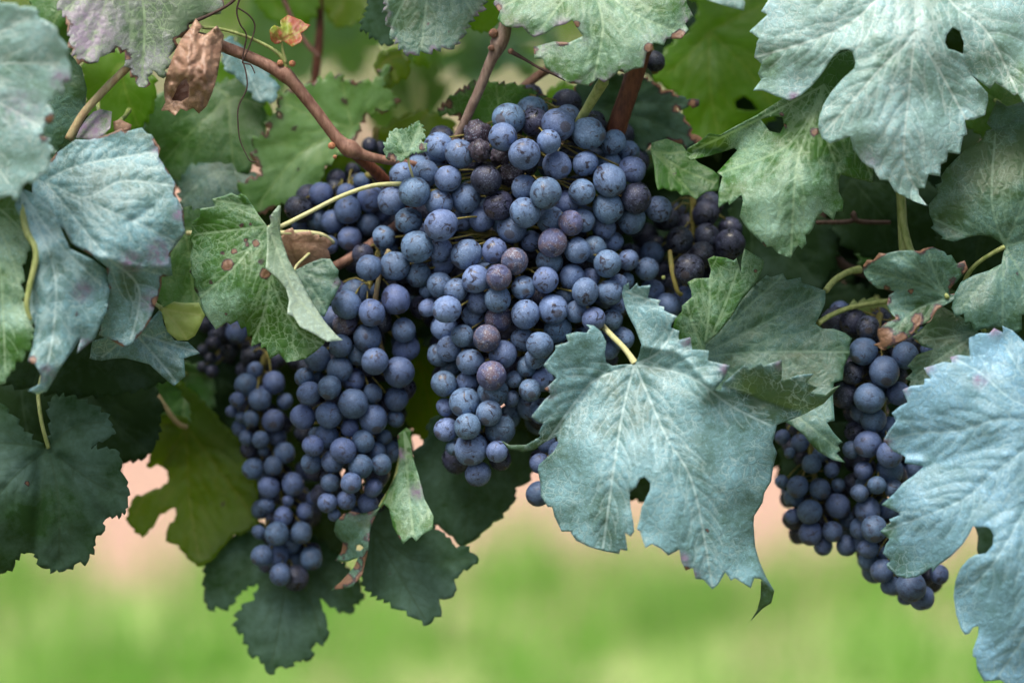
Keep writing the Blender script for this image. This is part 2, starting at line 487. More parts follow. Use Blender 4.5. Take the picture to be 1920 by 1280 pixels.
def serrate(outline, size, amp, seed):
    """run saw teeth round a coarse outline"""
    r = random.Random(seed)
    pts = catmull(outline, 8, True)
    pts = np.array(pts)
    area = 0.5 * np.sum(pts[:, 0] * np.roll(pts[:, 1], -1) - np.roll(pts[:, 0], -1) * pts[:, 1])
    sg = 1 if area > 0 else -1
    d = np.sqrt(((np.roll(pts, -1, 0) - pts) ** 2).sum(1)); cum = np.concatenate([[0], np.cumsum(d)])
    L = cum[-1]
    def at(s):
        s %= L
        i = min(np.searchsorted(cum, s, side='right') - 1, len(pts) - 1)
        t = (s - cum[i]) / max(d[i], 1e-9)
        a, b = pts[i], pts[(i + 1) % len(pts)]
        tg = (b - a) / max(d[i], 1e-9)
        return a + (b - a) * t, np.array([tg[1], -tg[0]]) * sg
    out = []
    s = 0
    while s < L - size * .5:
        w = size * r.uniform(.55, 1.8); h = amp * 1.35 * r.uniform(.35, 1.5)
        if s + w > L: w = L - s
        for f, k in ((0.0, -.3), (0.2, .25), (0.42, .62), (0.62, .85), (0.8, 1.15), (0.88, .45)):
            p, nn = at(s + w * f); out.append(tuple(p + nn * h * k))
        s += w
    return out

def resample(poly, sp):
    out = []
    n = len(poly)
    for i in range(n):
        a = np.array(poly[i][:2], float); b = np.array(poly[(i + 1) % n][:2], float)
        L = np.hypot(*(b - a)); k = max(1, int(round(L / sp)))
        for j in range(k): out.append(tuple(a + (b - a) * j / k))
    return out

def veins_from(J, tips, seed, side=30):
    r = random.Random(seed)
    main, sec = [], []
    J = np.array(J[:2], float)
    for tip in tips:
        path = [J] + [np.array(p, float) for p in (tip if isinstance(tip, list) else [tip])]
        if len(path) == 2:
            a, b = path; dvec = b - a
            nrm = np.array([-dvec[1], dvec[0]]); path = [a, a + dvec * .5 + nrm * r.uniform(-.05, .05), b]
        c = np.array(catmull([tuple(p) for p in path], 8))
        main.append(c)
        d = np.sqrt(((c[1:] - c[:-1]) ** 2).sum(1)); cum = np.concatenate([[0], np.cumsum(d)]); L = cum[-1]
        s = side * r.uniform(.8, 1.2); sgn = r.choice((-1, 1))
        while s < L * .95:
            i = min(np.searchsorted(cum, s) - 1, len(d) - 1)
            p = c[i] + (c[i + 1] - c[i]) * ((s - cum[i]) / d[i])
            tg = (c[i + 1] - c[i]) / d[i]
            for q in (sgn, -sgn):
                a = math.radians(r.uniform(42, 60)) * q
                ln = min(0.42 * (L - s) + side * .7, side * 3.2) * r.uniform(.7, 1.1)
                pts = [p]
                dirv = np.array([tg[0] * math.cos(a) - tg[1] * math.sin(a), tg[0] * math.sin(a) + tg[1] * math.cos(a)])
                for k in range(4):
                    an = -0.16 * q
                    dirv = np.array([dirv[0] * math.cos(an) - dirv[1] * math.sin(an), dirv[0] * math.sin(an) + dirv[1] * math.cos(an)])
                    pts.append(pts[-1] + dirv * ln / 4)
                sec.append(np.array(pts))
                p = p + tg * side * .25
            s += side * r.uniform(.8, 1.25)
    return main, sec

def blade(parent, outline, zc, mat, J=None, tips=(), teeth=None, holes=(), creases=(), spots=(), fresh=(), pale=(), purple=(),
          edge_brown=0.0, edge_purple=0.0, sp=7.0, relief=1.0, wave=4.0, seed=1, side=30, name='blade', crumple=0.0):
    ol = serrate(outline, teeth[0], teeth[1], seed) if teeth else outline
    ol = resample(ol, sp * 0.9)
    hs = [resample(h, sp * 0.9) for h in holes]
    allp = np.array(ol)
    x0, y0 = allp.min(0); x1, y1 = allp.max(0)
    r = np.random.RandomState(seed)
    gx, gy = np.meshgrid(np.arange(x0, x1, sp), np.arange(y0, y1, sp * .87))
    gx = gx + (np.arange(gx.shape[0]) % 2)[:, None] * sp * .5
    g = np.stack([gx.ravel(), gy.ravel()], 1) + r.uniform(-.12, .12, (gx.size, 2)) * sp
    bs = poly_segs(ol, True)
    for h in hs: bs += poly_segs(h, True)
    main, sec = veins_from(J, tips, seed, side) if J is not None and len(tips) else ([], [])
    ms = [s for v in main for s in poly_segs([tuple(p) for p in v])]
    ss = [s for v in sec for s in poly_segs([tuple(p) for p in v])]
    vp = []
    for v in main + sec:
        for i in range(len(v) - 1):
            L = np.hypot(*(v[i + 1] - v[i])); k = max(1, int(L / (sp * .8)))
            for j in range(k): vp.append(v[i] + (v[i + 1] - v[i]) * j / k)
    ins = inside(g, [ol] + hs)
    g = g[ins]
    g = g[seg_dist(g, bs) > sp * .5]
    if vp:
        vp = np.array(vp)
        vp = vp[inside(vp, [ol] + hs)]
        if len(vp):
            vp = vp[seg_dist(vp, bs) > sp * .4]
            g = g[seg_dist(g, ms + ss) > sp * .45]
            g = np.concatenate([g, vp])
    nb = len(ol)
    verts = [Vector(p) for p in ol]
    edges = [(i, (i + 1) % nb) for i in range(nb)]
    for h in hs:
        b0 = len(verts); verts += [Vector(p) for p in h]
        edges += [(b0 + i, b0 + (i + 1) % len(h)) for i in range(len(h))]
    verts += [Vector(p) for p in g.tolist()]
    ov, oe, of, _, _, _ = delaunay_2d_cdt(verts, edges, [], 0, 1e-4)
    q = np.array([tuple(v) for v in ov]); F = np.array([tuple(f) for f in of if len(f) == 3])
    cen = q[F].mean(1)
    F = F[inside(cen, [ol] + hs)]
    used = np.unique(F); remap = -np.ones(len(q), int); remap[used] = np.arange(len(used))
    q = q[used]; F = remap[F]
    de = seg_dist(q, bs)
    d1 = seg_dist(q, ms); d2 = seg_dist(q, ss)
    z = tps(zc)(q)
    for pl, amp, wd in creases:
        d = seg_dist(q, poly_segs(pl)); z = z + amp * np.exp(-d / wd)
    # blistered tissue between the veins, sunken veins, waved margin
    nv = np.array([mnoise.noise(Vector((a / 55 + seed * 3.1, b / 55, 0))) for a, b in q])
    n2 = np.array([mnoise.noise(Vector((a / 17, b / 17, seed * 1.7))) for a, b in q])
    z = z + relief * (2.6 * np.minimum(d2, 11) / 11 + 3.2 * np.minimum(d1, 14) / 14 + 0.45 * n2)
    nw = np.array([mnoise.noise(Vector((a / 120 + seed * 5.3, b / 120, 4.0))) for a, b in q])
    z = z + wave * nv * (0.7 + 1.7 * np.exp(-de / 28)) + wave * 3.0 * nw
    if crumple:
        n3 = np.array([mnoise.turbulence(Vector((a / 20, b / 30, seed)), 5, True) for a, b in q])
        z = z + crumple * (n3 - .5)
    V = PA(q, z)
    a, b, c = V[F[:, 0]], V[F[:, 1]], V[F[:, 2]]
    nn = np.cross(b - a, c - a); flip = (nn @ np.array(FWD)) > 0
    F[flip] = F[flip][:, ::-1]
    o = mesh_obj(name, V, F, mat, parent)
    me = o.data
    def put(nm, val):
        at = me.attributes.new(nm, 'FLOAT', 'POINT'); at.data.foreach_set('value', np.asarray(val, np.float32))
    put('d1', np.minimum(d1, 99)); put('d2', np.minimum(d2, 99))
    def blobs(lst):
        v = np.zeros(len(q))
        for sx, sy, sr, *k in lst:
            v = np.maximum(v, (k[0] if k else 1.0) * np.exp(-(((q[:, 0] - sx) ** 2 + (q[:, 1] - sy) ** 2) / (sr * sr)) ** 1.5))
        return v
    br = blobs(spots)
    en = np.array([mnoise.noise(Vector((u / 26, w / 26, seed + 9))) for u, w in q])
    if edge_brown: br = np.maximum(br, np.clip(np.exp(-de / (12 * edge_brown)) * (0.42 + 2.0 * en), 0, 1))
    put('brown', br)
    put('fresh', blobs(fresh)); put('pale', blobs(pale))
    pu = blobs(purple)
    if edge_purple: pu = np.maximum(pu, np.clip(np.exp(-de / (8 * edge_purple)) * (0.55 + 1.5 * en), 0, 1))
    put('purple', pu)
    at = me.attributes.new('rest', 'FLOAT_VECTOR', 'POINT')
    rs = np.stack([q[:, 0] / 100 + seed * 2.3, q[:, 1] / 100, np.full(len(q), seed * .7)], 1).astype(np.float32)
    at.data.foreach_set('vector', rs.ravel())
    so = o.modifiers.new('thickness', 'SOLIDIFY'); so.thickness = 0.00035; so.offset = -1; so.use_rim_only = True
    return o

LEAFN = [0]
def leaf(label, pieces, petiole=None, pmat=None, prad=4.5, name='vine_leaf', cat='leaf', group=None):
    """one leaf: its blade (in one or more folded pieces) and its stalk"""
    LEAFN[0] += 1
    seed = LEAFN[0]
    p0 = pieces[0]
    J = p0.get('J')
    zf = tps(p0['zc'])
    if J is None:
        ol = np.array([a[:2] for a in p0['outline']], float)
        J = tuple(ol[np.argmin(ol[:, 1])] * .8 + ol.mean(0) * .2)
    zj = float(zf(np.array([J[:2]], float))[0])
    root = empty(name, P(J[0], J[1], zj))
    for i, p in enumerate(pieces):
        p = dict(p); p.setdefault('seed', seed * 3 + i)
        m = LM[p.pop('mat')]
        blade(root, p.pop('outline'), p.pop('zc'), m, **p)
    if petiole is None:
        s = rnd.uniform(-25, 25)
        petiole = [(J[0], J[1], zj - 3), (J[0] + s * .2, J[1] - 4, zj - 30), (J[0] + s * .5, J[1] - 8, zj - 90), (J[0] + s, J[1] - 20, zj - 180)]
    mb = MB()
    n = len(petiole)
    mb.tube([(P(*a[:3]), (a[3] if len(a) > 3 else prad * (1.15 if i in (0, n - 1) else .9)) * MM) for i, a in enumerate(petiole)], 8)
    mb.build('petiole', pmat or M_PET, root)
    tag(root, label, cat, group)
    return root

def D(outline, zc, mat, **k):
    return dict(outline=outline, zc=zc, mat=mat, **k)

# ------------------------------------------------------------------ the leaves in front, traced one by one
# big leaf in front of the middle cluster
L1 = [(1190,683),(1175,683),(1149,686),(1137,680),(1134,663),(1137,641),(1127,621),(1113,610),(1099,608),(1106,615),(1100,624),(1082,622),(1061,627),(1066,641),
 (1041,648),(1042,656),(1019,684),(1028,697),(1044,708),(1031,721),(1021,729),(1033,739),(1021,750),(996,781),(1007,790),(1019,794),(1010,812),(1014,818),(986,834),(955,834),(940,826),
 (952,841),(981,847),(1003,842),(1023,828),(1043,818),(1047,830),(1039,845),(1010,871),(1008,880),(1013,905),(1014,930),(1027,950),(1036,950),(1039,967),(1053,996),(1069,996),
 (1080,1013),(1105,1025),(1133,1033),(1161,1038),(1163,1030),(1176,1032),(1172,999),(1183,1005),(1189,996),(1188,980),(1183,955),(1181,936),(1181,922),(1192,914),(1199,899),(1208,894),
 (1219,905),(1219,917),(1210,936),(1203,950),(1199,974),(1194,992),(1200,996),(1210,1027),(1222,1019),(1239,1028),(1253,1041),(1274,1030),(1277,1052),(1286,1069),(1299,1064),(1305,1085),
 (1319,1086),(1336,1104),(1346,1096),(1360,1072),(1371,1088),(1378,1083),(1408,1102),(1414,1083),(1427,1085),(1452,1107),(1436,1080),(1424,1052),(1416,1024),(1413,983),(1414,967),(1430,942),
 (1433,924),(1446,902),(1450,874),(1457,849),(1449,830),(1457,796),(1480,788),(1509,776),(1545,756),(1576,722),(1563,727),(1549,740),(1518,737),(1532,726),(1512,718),(1525,701),(1496,704),(1466,713),(1466,675),
 (1432,686),(1425,680),(1404,694),(1396,685),(1371,706),(1357,718),(1353,732),(1340,730),(1358,709),(1368,685),(1327,676),(1329,657),(1297,655),(1294,632),(1273,637),(1272,634),(1273,620),(1258,615),
 (1260,607),(1269,593),(1245,582),(1245,575),(1234,573),(1238,563),(1214,559),(1220,535),(1197,538),(1194,531),(1180,545),(1179,531),(1169,537),(1166,553),(1172,576),(1179,593),(1191,615),(1203,646),(1197,669)]
leaf('large blue-green leaf hanging in front of the middle grape cluster, pale scorched lower teeth',
 [D(L1, [(1190,683,70),(1250,850,135),(1130,900,125),(1200,1000,135),(1330,1090,120),(1240,740,95),(1380,900,105),(1448,880,40),(1452,1105,75),(1420,990,65),(1050,700,95),(1019,684,105),(1060,620,85),(1100,760,78),(1000,785,85),(945,830,40),(1040,960,75),
   (1175,550,75),(1205,620,72),(1265,600,105),(1350,715,135),(1300,690,95),(1400,740,85),(1466,680,125),(1440,745,82),(1515,720,95),(1574,724,60),(1455,795,70)], 'teal',
   J=(1190,683), tips=[[(1120,710),(1085,745),(1020,835)],[(1170,760),(1155,850),(1130,1030)],[(1215,740),(1250,820),(1300,910),(1336,1100)],[(1290,705),(1370,760),(1450,800)],[(1240,655),(1262,590),(1172,545)]],
   creases=[([(1137,690),(1090,750),(1040,815)],-14,28),([(1203,650),(1273,660),(1335,728)],18,20),([(1357,722),(1430,752),(1509,775)],-20,20),([(1250,820),(1252,900)],5,16)],
   fresh=[(1470,735,55,.8),(1410,725,45,.7),(1540,745,50,.8),(1020,835,30,.7),(960,835,30,.9),(1040,800,22,.45)],
   pale=[(1230,1010,45,.5),(1335,1085,40,.5),(1400,1085,30,.5),(1190,850,60,.35),(1260,960,70,.3),(1120,870,50,.2)],
   purple=[(1280,1050,14),(1466,680,14),(1362,690,14),(1290,640,12),(1030,735,12),(1300,1080,14)], spots=[(1287,1068,7),(1025,730,7,.8),(1327,994,4,.9)],
   sp=5.0, relief=1.25, wave=4, side=26),
  D([(1427,1088),(1440,1094),(1452,1107),(1446,1130),(1430,1140),(1407,1164),(1420,1142),(1426,1118)], [(1440,1095,70),(1450,1110,70),(1407,1164,45)], 'dull', sp=6, wave=1)],
 petiole=[(1191,682,68,7.5),(1182,668,58,6),(1168,650,35,5.5),(1146,628,0,5.5),(1120,600,-60,5),(1085,560,-130,5)], pmat=M_PETP)

# folded leaf behind it
leaf('dull blue-green leaf folded down its midrib, tucked behind the large front leaf',
 [D([(1265,599),(1278,585),(1279,573),(1297,557),(1296,545),(1289,529),(1302,522),(1330,521),(1333,506),(1327,486),(1338,480),(1361,483),(1376,489),(1381,484),(1388,506),(1389,513),(1391,490),(1396,466),(1411,475),(1429,486),(1434,491),(1427,512),(1411,539),(1391,562),(1371,594),(1348,624),(1324,644),(1319,680),(1290,690),(1255,650)],
   [(1265,600,35),(1300,530,45),(1400,470,20),(1324,644,20),(1420,520,0),(1350,580,40),(1290,680,0)], 'spray', J=(1320,660), tips=[(1330,480),(1395,470),(1280,540)], sp=6, relief=.7, spots=[(1364,531,3,.9),(1416,508,4,.9)], fresh=[(1340,490,20,.4)], wave=3),
  D([(1300,720),(1300,660),(1324,644),(1348,624),(1371,594),(1391,562),(1411,539),(1437,516),(1446,520),(1468,512),(1475,525),(1502,520),(1504,531),(1519,535),(1548,545),(1547,568),(1537,591),(1529,607),(1542,616),(1563,616),(1585,624),(1598,634),(1593,647),(1594,663),(1583,686),(1580,712),(1563,717),
     (1562,745),(1565,788),(1550,791),(1563,811),(1580,829),(1571,834),(1576,844),(1568,849),(1585,867),(1562,862),(1535,847),(1522,834),(1506,814),(1486,798),(1470,790),(1457,791),(1400,780)],
   [(1324,644,-5),(1420,530,-30),(1470,515,-20),(1540,550,-25),(1595,640,-30),(1450,650,-25),(1560,740,10),(1580,865,35),(1470,790,10),(1340,720,0)], 'dull',
   J=(1310,670), tips=[(1470,515),[(1420,660),(1595,660)],[(1440,740),(1575,845)],(1545,550)], sp=7, relief=.8, pale=[(1540,770,50,.4),(1530,700,40,.15)])],
 petiole=[(1315,668,-8),(1330,640,-60),(1350,600,-140)])

# top right
L3 = [(1441,0),(1427,22),(1439,28),(1405,59),(1423,72),(1419,81),(1414,108),(1428,120),(1421,138),(1427,150),(1412,170),(1431,170),(1456,181),(1481,189),(1503,178),(1522,161),(1541,138),(1559,109),(1575,94),(1588,92),(1598,97),(1604,116),(1602,128),
 (1578,150),(1559,172),(1545,194),(1536,219),(1534,238),(1541,259),(1556,269),(1575,263),(1594,256),(1600,281),(1616,303),(1631,314),(1638,316),(1650,338),(1666,339),(1678,359),(1713,377),(1739,386),(1723,366),(1722,353),(1734,353),(1741,327),(1763,331),(1764,308),(1775,303),(1777,286),(1800,289),(1806,256),(1814,252),(1809,225),(1825,225),
 (1847,216),(1853,188),(1852,175),(1822,141),(1838,153),(1856,167),(1866,155),(1884,166),(1903,180),(1908,175),(1920,194),(1960,205),(2010,120),(2000,-40),(1920,-140),(1800,-180),(1735,-110),(1640,-190),(1520,-150),(1460,-60)]
leaf('large pale sprayed leaf at the upper right with a dark keyhole gap between lobes',
 [D(L3, [(1722,-110,60),(1700,60,150),(1500,80,120),(1410,110,90),(1480,185,100),(1560,150,125),(1540,240,120),(1660,220,160),(1735,380,110),(1800,280,100),(1850,190,80),(1830,100,110),(1900,60,90),(1920,190,95),(2000,0,40)], 'pale', J=(1722,-110),
   tips=[[(1722,0),(1717,50),(1706,160),(1696,300),(1735,383)],[(1600,40),(1410,110)],[(1780,0),(1850,60),(1908,175)],[(1600,-60),(1440,-20)],[(1850,-60),(2000,0)],[(1718,50),(1650,130),(1545,250)],[(1718,50),(1760,130),(1820,240)]],
   holes=[[(1786,52),(1800,59),(1808,81),(1806,102),(1791,95),(1778,92),(1772,81),(1775,66)]], creases=[([(1806,102),(1822,141)],-16,14),([(1588,92),(1640,70)],6,25)],
   fresh=[(1900,160,50,.45),(1860,120,40,.25),(1440,120,30,.3),(1620,270,30,.2)], pale=[(1690,250,80,.25),(1810,215,14,.6),(1440,20,25,.5)], purple=[(1490,186,16),(1630,300,20,.6)], sp=5.0, relief=1.2, wave=5, side=30)],
 petiole=[(1722,-110,55,7),(1722,-140,10),(1730,-170,-80)])
leaf('mid-green whitish leaf hanging under the large upper right leaf, left lobe curled',
 [D([(1605,90),(1560,105),(1520,145),(1470,183),(1422,214),(1379,238),(1351,254),(1330,251),(1314,264),(1290,279),(1286,292),(1292,300),(1330,292),(1365,282),(1376,277),(1382,282),(1345,323),(1355,330),(1347,360),(1347,390),(1365,378),(1367,385),(1390,365),(1393,377),(1387,407),(1395,420),(1402,430),(1423,450),(1437,464),(1447,462),(1457,474),(1483,484),
   (1487,474),(1497,460),(1503,467),(1512,457),(1510,440),(1517,439),(1525,428),(1530,410),(1543,397),(1563,413),(1568,397),(1580,397),(1582,377),(1573,360),(1572,337),(1577,327),(1597,333),(1637,342),(1640,260),(1630,150)],
   [(1560,130,20),(1530,220,70),(1440,200,30),(1330,252,45),(1290,285,20),(1350,285,-15),(1345,325,60),(1480,340,105),(1483,484,80),(1400,420,80),(1580,390,60),(1635,335,40),(1630,180,10)], 'spray', J=(1545,160),
   tips=[[(1525,220),(1505,270),(1491,330),(1483,480)],[(1540,230),(1585,350)],[(1440,215),(1295,285)],[(1480,270),(1350,325)],[(1600,250),(1635,335)]],
   holes=[[(1426,224),(1450,218),(1467,220),(1470,235),(1462,250),(1443,246)]], creases=[([(1290,279),(1351,256),(1422,218)],10,8)],
   fresh=[(1325,285,45,.7),(1500,195,60,.45),(1520,260,40,.35),(1570,150,50,.6),(1610,330,30,.5)], pale=[(1480,380,90,.4),(1420,330,60,.3)], spots=[(1527,247,9,.8),(1466,215,5,.7),(1430,462,7,.8),(1472,235,4,.9)], sp=5.0, relief=1.3, wave=5, side=22)])
# right
L5 = [(1920,640),(1898,619),(1880,611),(1882,624),(1864,615),(1855,625),(1837,624),(1817,633),(1817,650),(1819,668),(1797,665),(1782,669),(1785,680),(1770,678),(1732,690),(1738,701),(1746,709),(1733,710),(1733,721),(1709,723),(1692,731),(1702,754),(1688,761),(1672,774),(1680,789),(1667,807),(1657,826),(1675,846),(1698,856),(1696,868),(1732,874),(1714,890),(1693,905),(1677,924),(1652,946),(1685,961),(1687,965),(1667,973),(1670,979),(1650,996),(1668,1011),(1661,1019),(1655,1037),(1670,1051),(1662,1057),(1664,1065),(1674,1072),(1682,1080),(1699,1084),(1720,1081),(1735,1072),(1747,1063),(1748,1072),(1759,1060),(1783,1043),(1803,1022),(1815,1004),(1824,986),
 (1833,989),(1848,987),(1858,992),(1863,1004),(1861,1022),(1848,1037),(1830,1039),(1815,1048),(1800,1066),(1791,1090),(1788,1117),(1793,1152),(1802,1179),(1809,1189),(1817,1187),(1824,1176),(1835,1173),(1834,1191),(1824,1218),(1824,1230),(1830,1233),(1832,1253),(1845,1277),(1877,1274),(1892,1286),(1960,1330),(2040,1300),(2120,1150),(2130,900),(2060,720)]
leaf('largest powder-blue leaf at the lower right edge with a rounded gap between lobes',
 [D(L5, [(2000,790,110),(1860,780,165),(1690,740,120),(1660,826,110),(1720,868,100),(1655,946,105),(1750,960,140),(1700,1080,90),(1830,960,160),(1790,1110,125),(1880,1080,185),(1840,1270,135),(1880,620,110),(2100,1000,120),(2000,1300,100)], 'blue', J=(2000,790),
   tips=[[(1920,788),(1870,787),(1800,808),(1720,812),(1660,826)],[(1940,830),(1860,890),(1800,940),(1655,996)],[(1930,720),(1880,640)],[(1950,900),(1920,960),(1860,1060),(1800,1120)],[(1960,1000),(1940,1150),(1870,1270)],[(1900,750),(1840,700),(1785,670)]],
   creases=[([(1732,874),(1790,860),(1860,830)],-10,22),([(1698,860),(1735,866)],10,8)], pale=[(1710,862,16,.7),(1740,760,70,.2),(1850,650,50,.3),(1845,985,14,.6),(1880,1240,60,.3)], fresh=[(1690,1060,35,.6),(1665,1000,25,.5),(1660,950,18,.5),(1735,1070,25,.4)],
   purple=[(1735,690,16),(1865,618,14),(1838,712,14),(1695,730,12),(1785,670,10),(1662,826,12)], sp=5.0, relief=1.0, wave=5, side=32)],
 petiole=[(2000,788,105,7),(2010,760,60),(2020,700,-40)])
leaf('dark green leaf at the right edge with pale star of veins at its stalk',
 [D([(1920,225),(1900,225),(1888,236),(1872,241),(1850,244),(1844,256),(1834,269),(1809,281),(1775,315),(1764,331),(1766,342),(1753,347),(1759,362),(1741,384),(1743,402),(1751,422),(1745,427),(1769,445),(1764,447),(1789,453),(1815,445),(1838,441),(1859,444),(1880,458),(1885,463),(1881,476),(1878,494),(1854,507),(1828,515),(1802,528),(1790,550),(1784,577),(1792,595),(1807,587),(1810,608),(1820,604),(1828,621),(1851,615),(1877,613),(1905,626),(1916,618),(1916,590),(1930,590),(1970,600),(2030,480),(2010,330),(1960,240)],
   [(1884,462,30),(1800,380,40),(1745,400,20),(1870,245,-10),(1920,330,40),(1860,560,60),(1800,590,50),(2000,450,20),(1900,620,55)], 'dull', J=(1884,462),
   tips=[(1750,410),[(1860,380),(1866,250)],(1950,270),(2020,430),[(1880,540),(1880,615)],(1975,590),(1800,580)], sp=6, relief=.8, fresh=[(1850,290,80,.35),(1900,300,60,.3)], pale=[(1860,560,60,.3)], spots=[(1908,514,4,.9)], wave=4, side=26)],
 petiole=[(1884,462,28,5),(1862,474,18,4),(1832,494,0,4),(1812,520,-30,4.5),(1800,560,-80,5)], pmat=M_PET)
leaf('small curled leaf with crisp brown scorched edge at the right',
 [D([(1618,498),(1626,487),(1637,488),(1648,474),(1660,476),(1686,470),(1707,469),(1725,471),(1733,466),(1749,463),(1771,472),(1776,479),(1784,478),(1794,494),(1809,488),(1815,505),(1797,525),(1782,541),(1780,552),(1800,548),(1823,534),(1812,548),(1782,566),(1758,579),(1745,600),(1722,612),(1707,631),(1681,646),(1658,657),(1637,646),(1650,641),(1645,628),(1645,618),(1660,605),(1681,597),(1671,587),(1663,572),(1666,554),(1678,546),(1645,541),(1629,528),(1620,515)],
   [(1776,557,55),(1700,500,95),(1620,500,70),(1749,463,70),(1810,495,60),(1670,570,70),(1660,640,95),(1720,605,85),(1640,648,60)], 'dull', J=(1777,558),
   tips=[[(1720,530),(1625,510)],[(1720,580),(1650,640)],(1740,470),(1680,475)], edge_brown=.62, spots=[(1655,632,22,1),(1690,635,14,.9),(1720,598,14,.8),(1708,546,6,.8)], fresh=[(1735,600,30,.6),(1700,620,20,.4)], pale=[(1690,520,70,.15)], creases=[([(1777,558),(1722,575),(1670,590)],-10,20)], sp=4.0, relief=.9, wave=6, side=22)],
 petiole=[(1777,558,52,4),(1750,520,0),(1712,480,-40),(1694,420,-60),(1690,360,-60),(1688,330,-60)], pmat=M_PET, prad=8.5)
leaf('dark shaded leaf between the scorched leaf and the powder-blue leaf',
 [D([(1710,632),(1728,616),(1746,600),(1760,570),(1813,600),(1850,640),(1840,720),(1733,727),(1704,722),(1708,714),(1698,710),(1712,696),(1701,686),(1720,664),(1751,654),(1728,648),(1720,637)], [(1720,650,5),(1800,600,0),(1830,700,25),(1704,715,15)], 'dull', J=(1845,620), tips=[[(1790,630),(1712,640)],(1710,710)], fresh=[(1740,620,60,.4)], sp=7)])
# left folded leaf
leaf('green leaf with brown spots left of the clusters, right half folded over',
 [D([(501,424),(485,403),(473,385),(460,367),(451,363),(450,370),(433,362),(422,367),(397,373),(404,387),(375,391),(375,407),(359,418),(360,432),(356,448),(361,464),(356,483),(359,499),(355,509),(364,523),(364,541),(375,562),(380,581),(390,597),(405,618),(425,604),(432,609),(445,601),(452,617),(461,612),(465,632),(473,628),(471,650),(489,642),(489,654),(498,651),(506,673),(523,663),(537,679),(571,673),(592,658),(607,645),(612,634),(600,600),(560,540),(525,470)],
   [(501,424,60),(400,380,50),(358,470,30),(405,615,45),(450,520,75),(540,675,50),(610,640,60),(540,560,60)], 'spray', J=(501,424),
   tips=[[(450,430),(365,440)],[(440,500),(372,560)],[(505,530),(490,600),(470,645)],[(470,390),(400,375)],[(515,540),(560,620),(605,645)]],
   spots=[(427,497,12),(497,513,11),(480,456,7),(439,471,6),(461,450,6,.62),(463,460,5,.62),(418,474,6,.6),(490,490,8,.6),(453,423,6,.6),(469,421,4,.6),(395,529,5,.6),(365,545,8,.6),(356,510,6,.6),(424,589,4,.6)],
   fresh=[(520,600,60,.55),(420,450,50,.25),(600,645,40,.5),(380,440,40,.3),(505,560,40,.4)], pale=[(410,580,50,.28),(440,540,40,.15)], sp=4.2, relief=.8, wave=4, side=22),
  D([(506,406),(523,385),(527,386),(525,430),(529,451),(542,488),(563,525),(587,570),(611,605),(632,629),(643,637),(614,640),(587,624),(563,612),(552,594),(539,588),(543,562),(537,541),(523,523),(499,503),(501,477),(502,451),(501,427),(509,419)],
   [(510,410,80),(525,430,62),(505,500,110),(545,570,105),(560,520,72),(610,605,70),(640,637,75),(580,615,100)], 'under', J=(505,425), tips=[[(520,470),(560,560),(630,630)]], pale=[(600,610,50,.4),(560,570,40,.2)], fresh=[(515,440,40,.4)], purple=[(505,405,8)], sp=5, relief=.6, wave=2, side=20)],
 petiole=[(503,427,64,5),(525,425,55,4.6),(580,398,40,4.3),(640,368,20,4.3),(700,348,0,4.4),(752,345,-20,5)], pmat=M_PETP)
leaf('small plain green leaf half hidden behind the fold of the spotted leaf',
 [D([(552,507),(579,493),(603,484),(619,485),(626,496),(635,507),(634,518),(640,531),(631,547),(628,556),(624,562),(616,576),(608,594),(585,580),(560,530)], [(552,507,20),(630,500,10),(610,590,30)], 'dull', J=(552,507), tips=[(635,530),(612,585),(619,488)], spots=[(628,526,6,.55)], purple=[(630,530,8)], sp=6)],
 petiole=[(552,507,18,3.2),(556,498,5,3),(566,488,-25,3),(585,470,-70,3)], pmat=M_PETP)
# top
leaf('grey-green leaf at the top centre with torn purple and orange scorched edge',
 [D([(925,7),(937,23),(933,37),(947,50),(970,53),(980,50),(990,63),(1000,70),(1023,63),(1040,50),(1060,45),(1073,37),(1080,50),(1093,68),(1067,80),(1040,78),(1020,83),(1000,88),(1002,110),(1018,110),(1023,127),(1037,137),(1053,147),(1070,157),(1085,158),(1107,162),(1120,147),(1133,155),(1147,145),(1160,133),(1172,138),(1187,130),(1207,127),(1212,100),(1223,97),(1225,80),(1245,85),(1250,73),(1278,72),(1291,55),(1285,45),(1300,30),(1288,7),(1290,-40),(1200,-90),(1080,-100),(960,-70)],
   [(1080,-90,-20),(940,20,20),(1100,60,70),(1080,155,60),(1200,110,70),(1280,60,50),(1290,-30,20),(1010,100,50)], 'spray', J=(1090,-60), tips=[(930,20),[(1130,40),(1110,160)],[(1180,20),(1280,65)],(1010,60)],
   edge_purple=1.3, spots=[(935,15,8,.8),(1217,90,10),(1275,66,11),(1265,70,8),(1055,74,14),(1080,45,7),(1003,95,9,.7),(1110,160,8,.7),(1165,135,6,.7),(1075,158,8,.65)], pale=[(1150,60,110,.4),(1000,30,60,.35)], sp=4.6, relief=1.0, wave=5, side=24)],
 petiole=[(1132,152,40,11),(1118,175,10,10),(1100,205,-20,9),(1084,232,-50,9)], pmat=M_PET)
leaf('smooth mid-green leaf hanging from the top edge left of centre',
 [D([(723,10),(733,57),(740,73),(763,100),(793,97),(827,90),(850,88),(867,67),(883,37),(907,7),(900,-60),(800,-90),(730,-50)], [(800,-80,-60),(730,20,-40),(790,95,-30),(900,0,-50)], 'dull', J=(810,-80), tips=[[(800,0),(790,95)],(730,60),(890,30)], teeth=(16,4), spots=[(803,45,5,.5),(842,60,6,.5)], edge_purple=.3, fresh=[(760,30,40,.3)])])
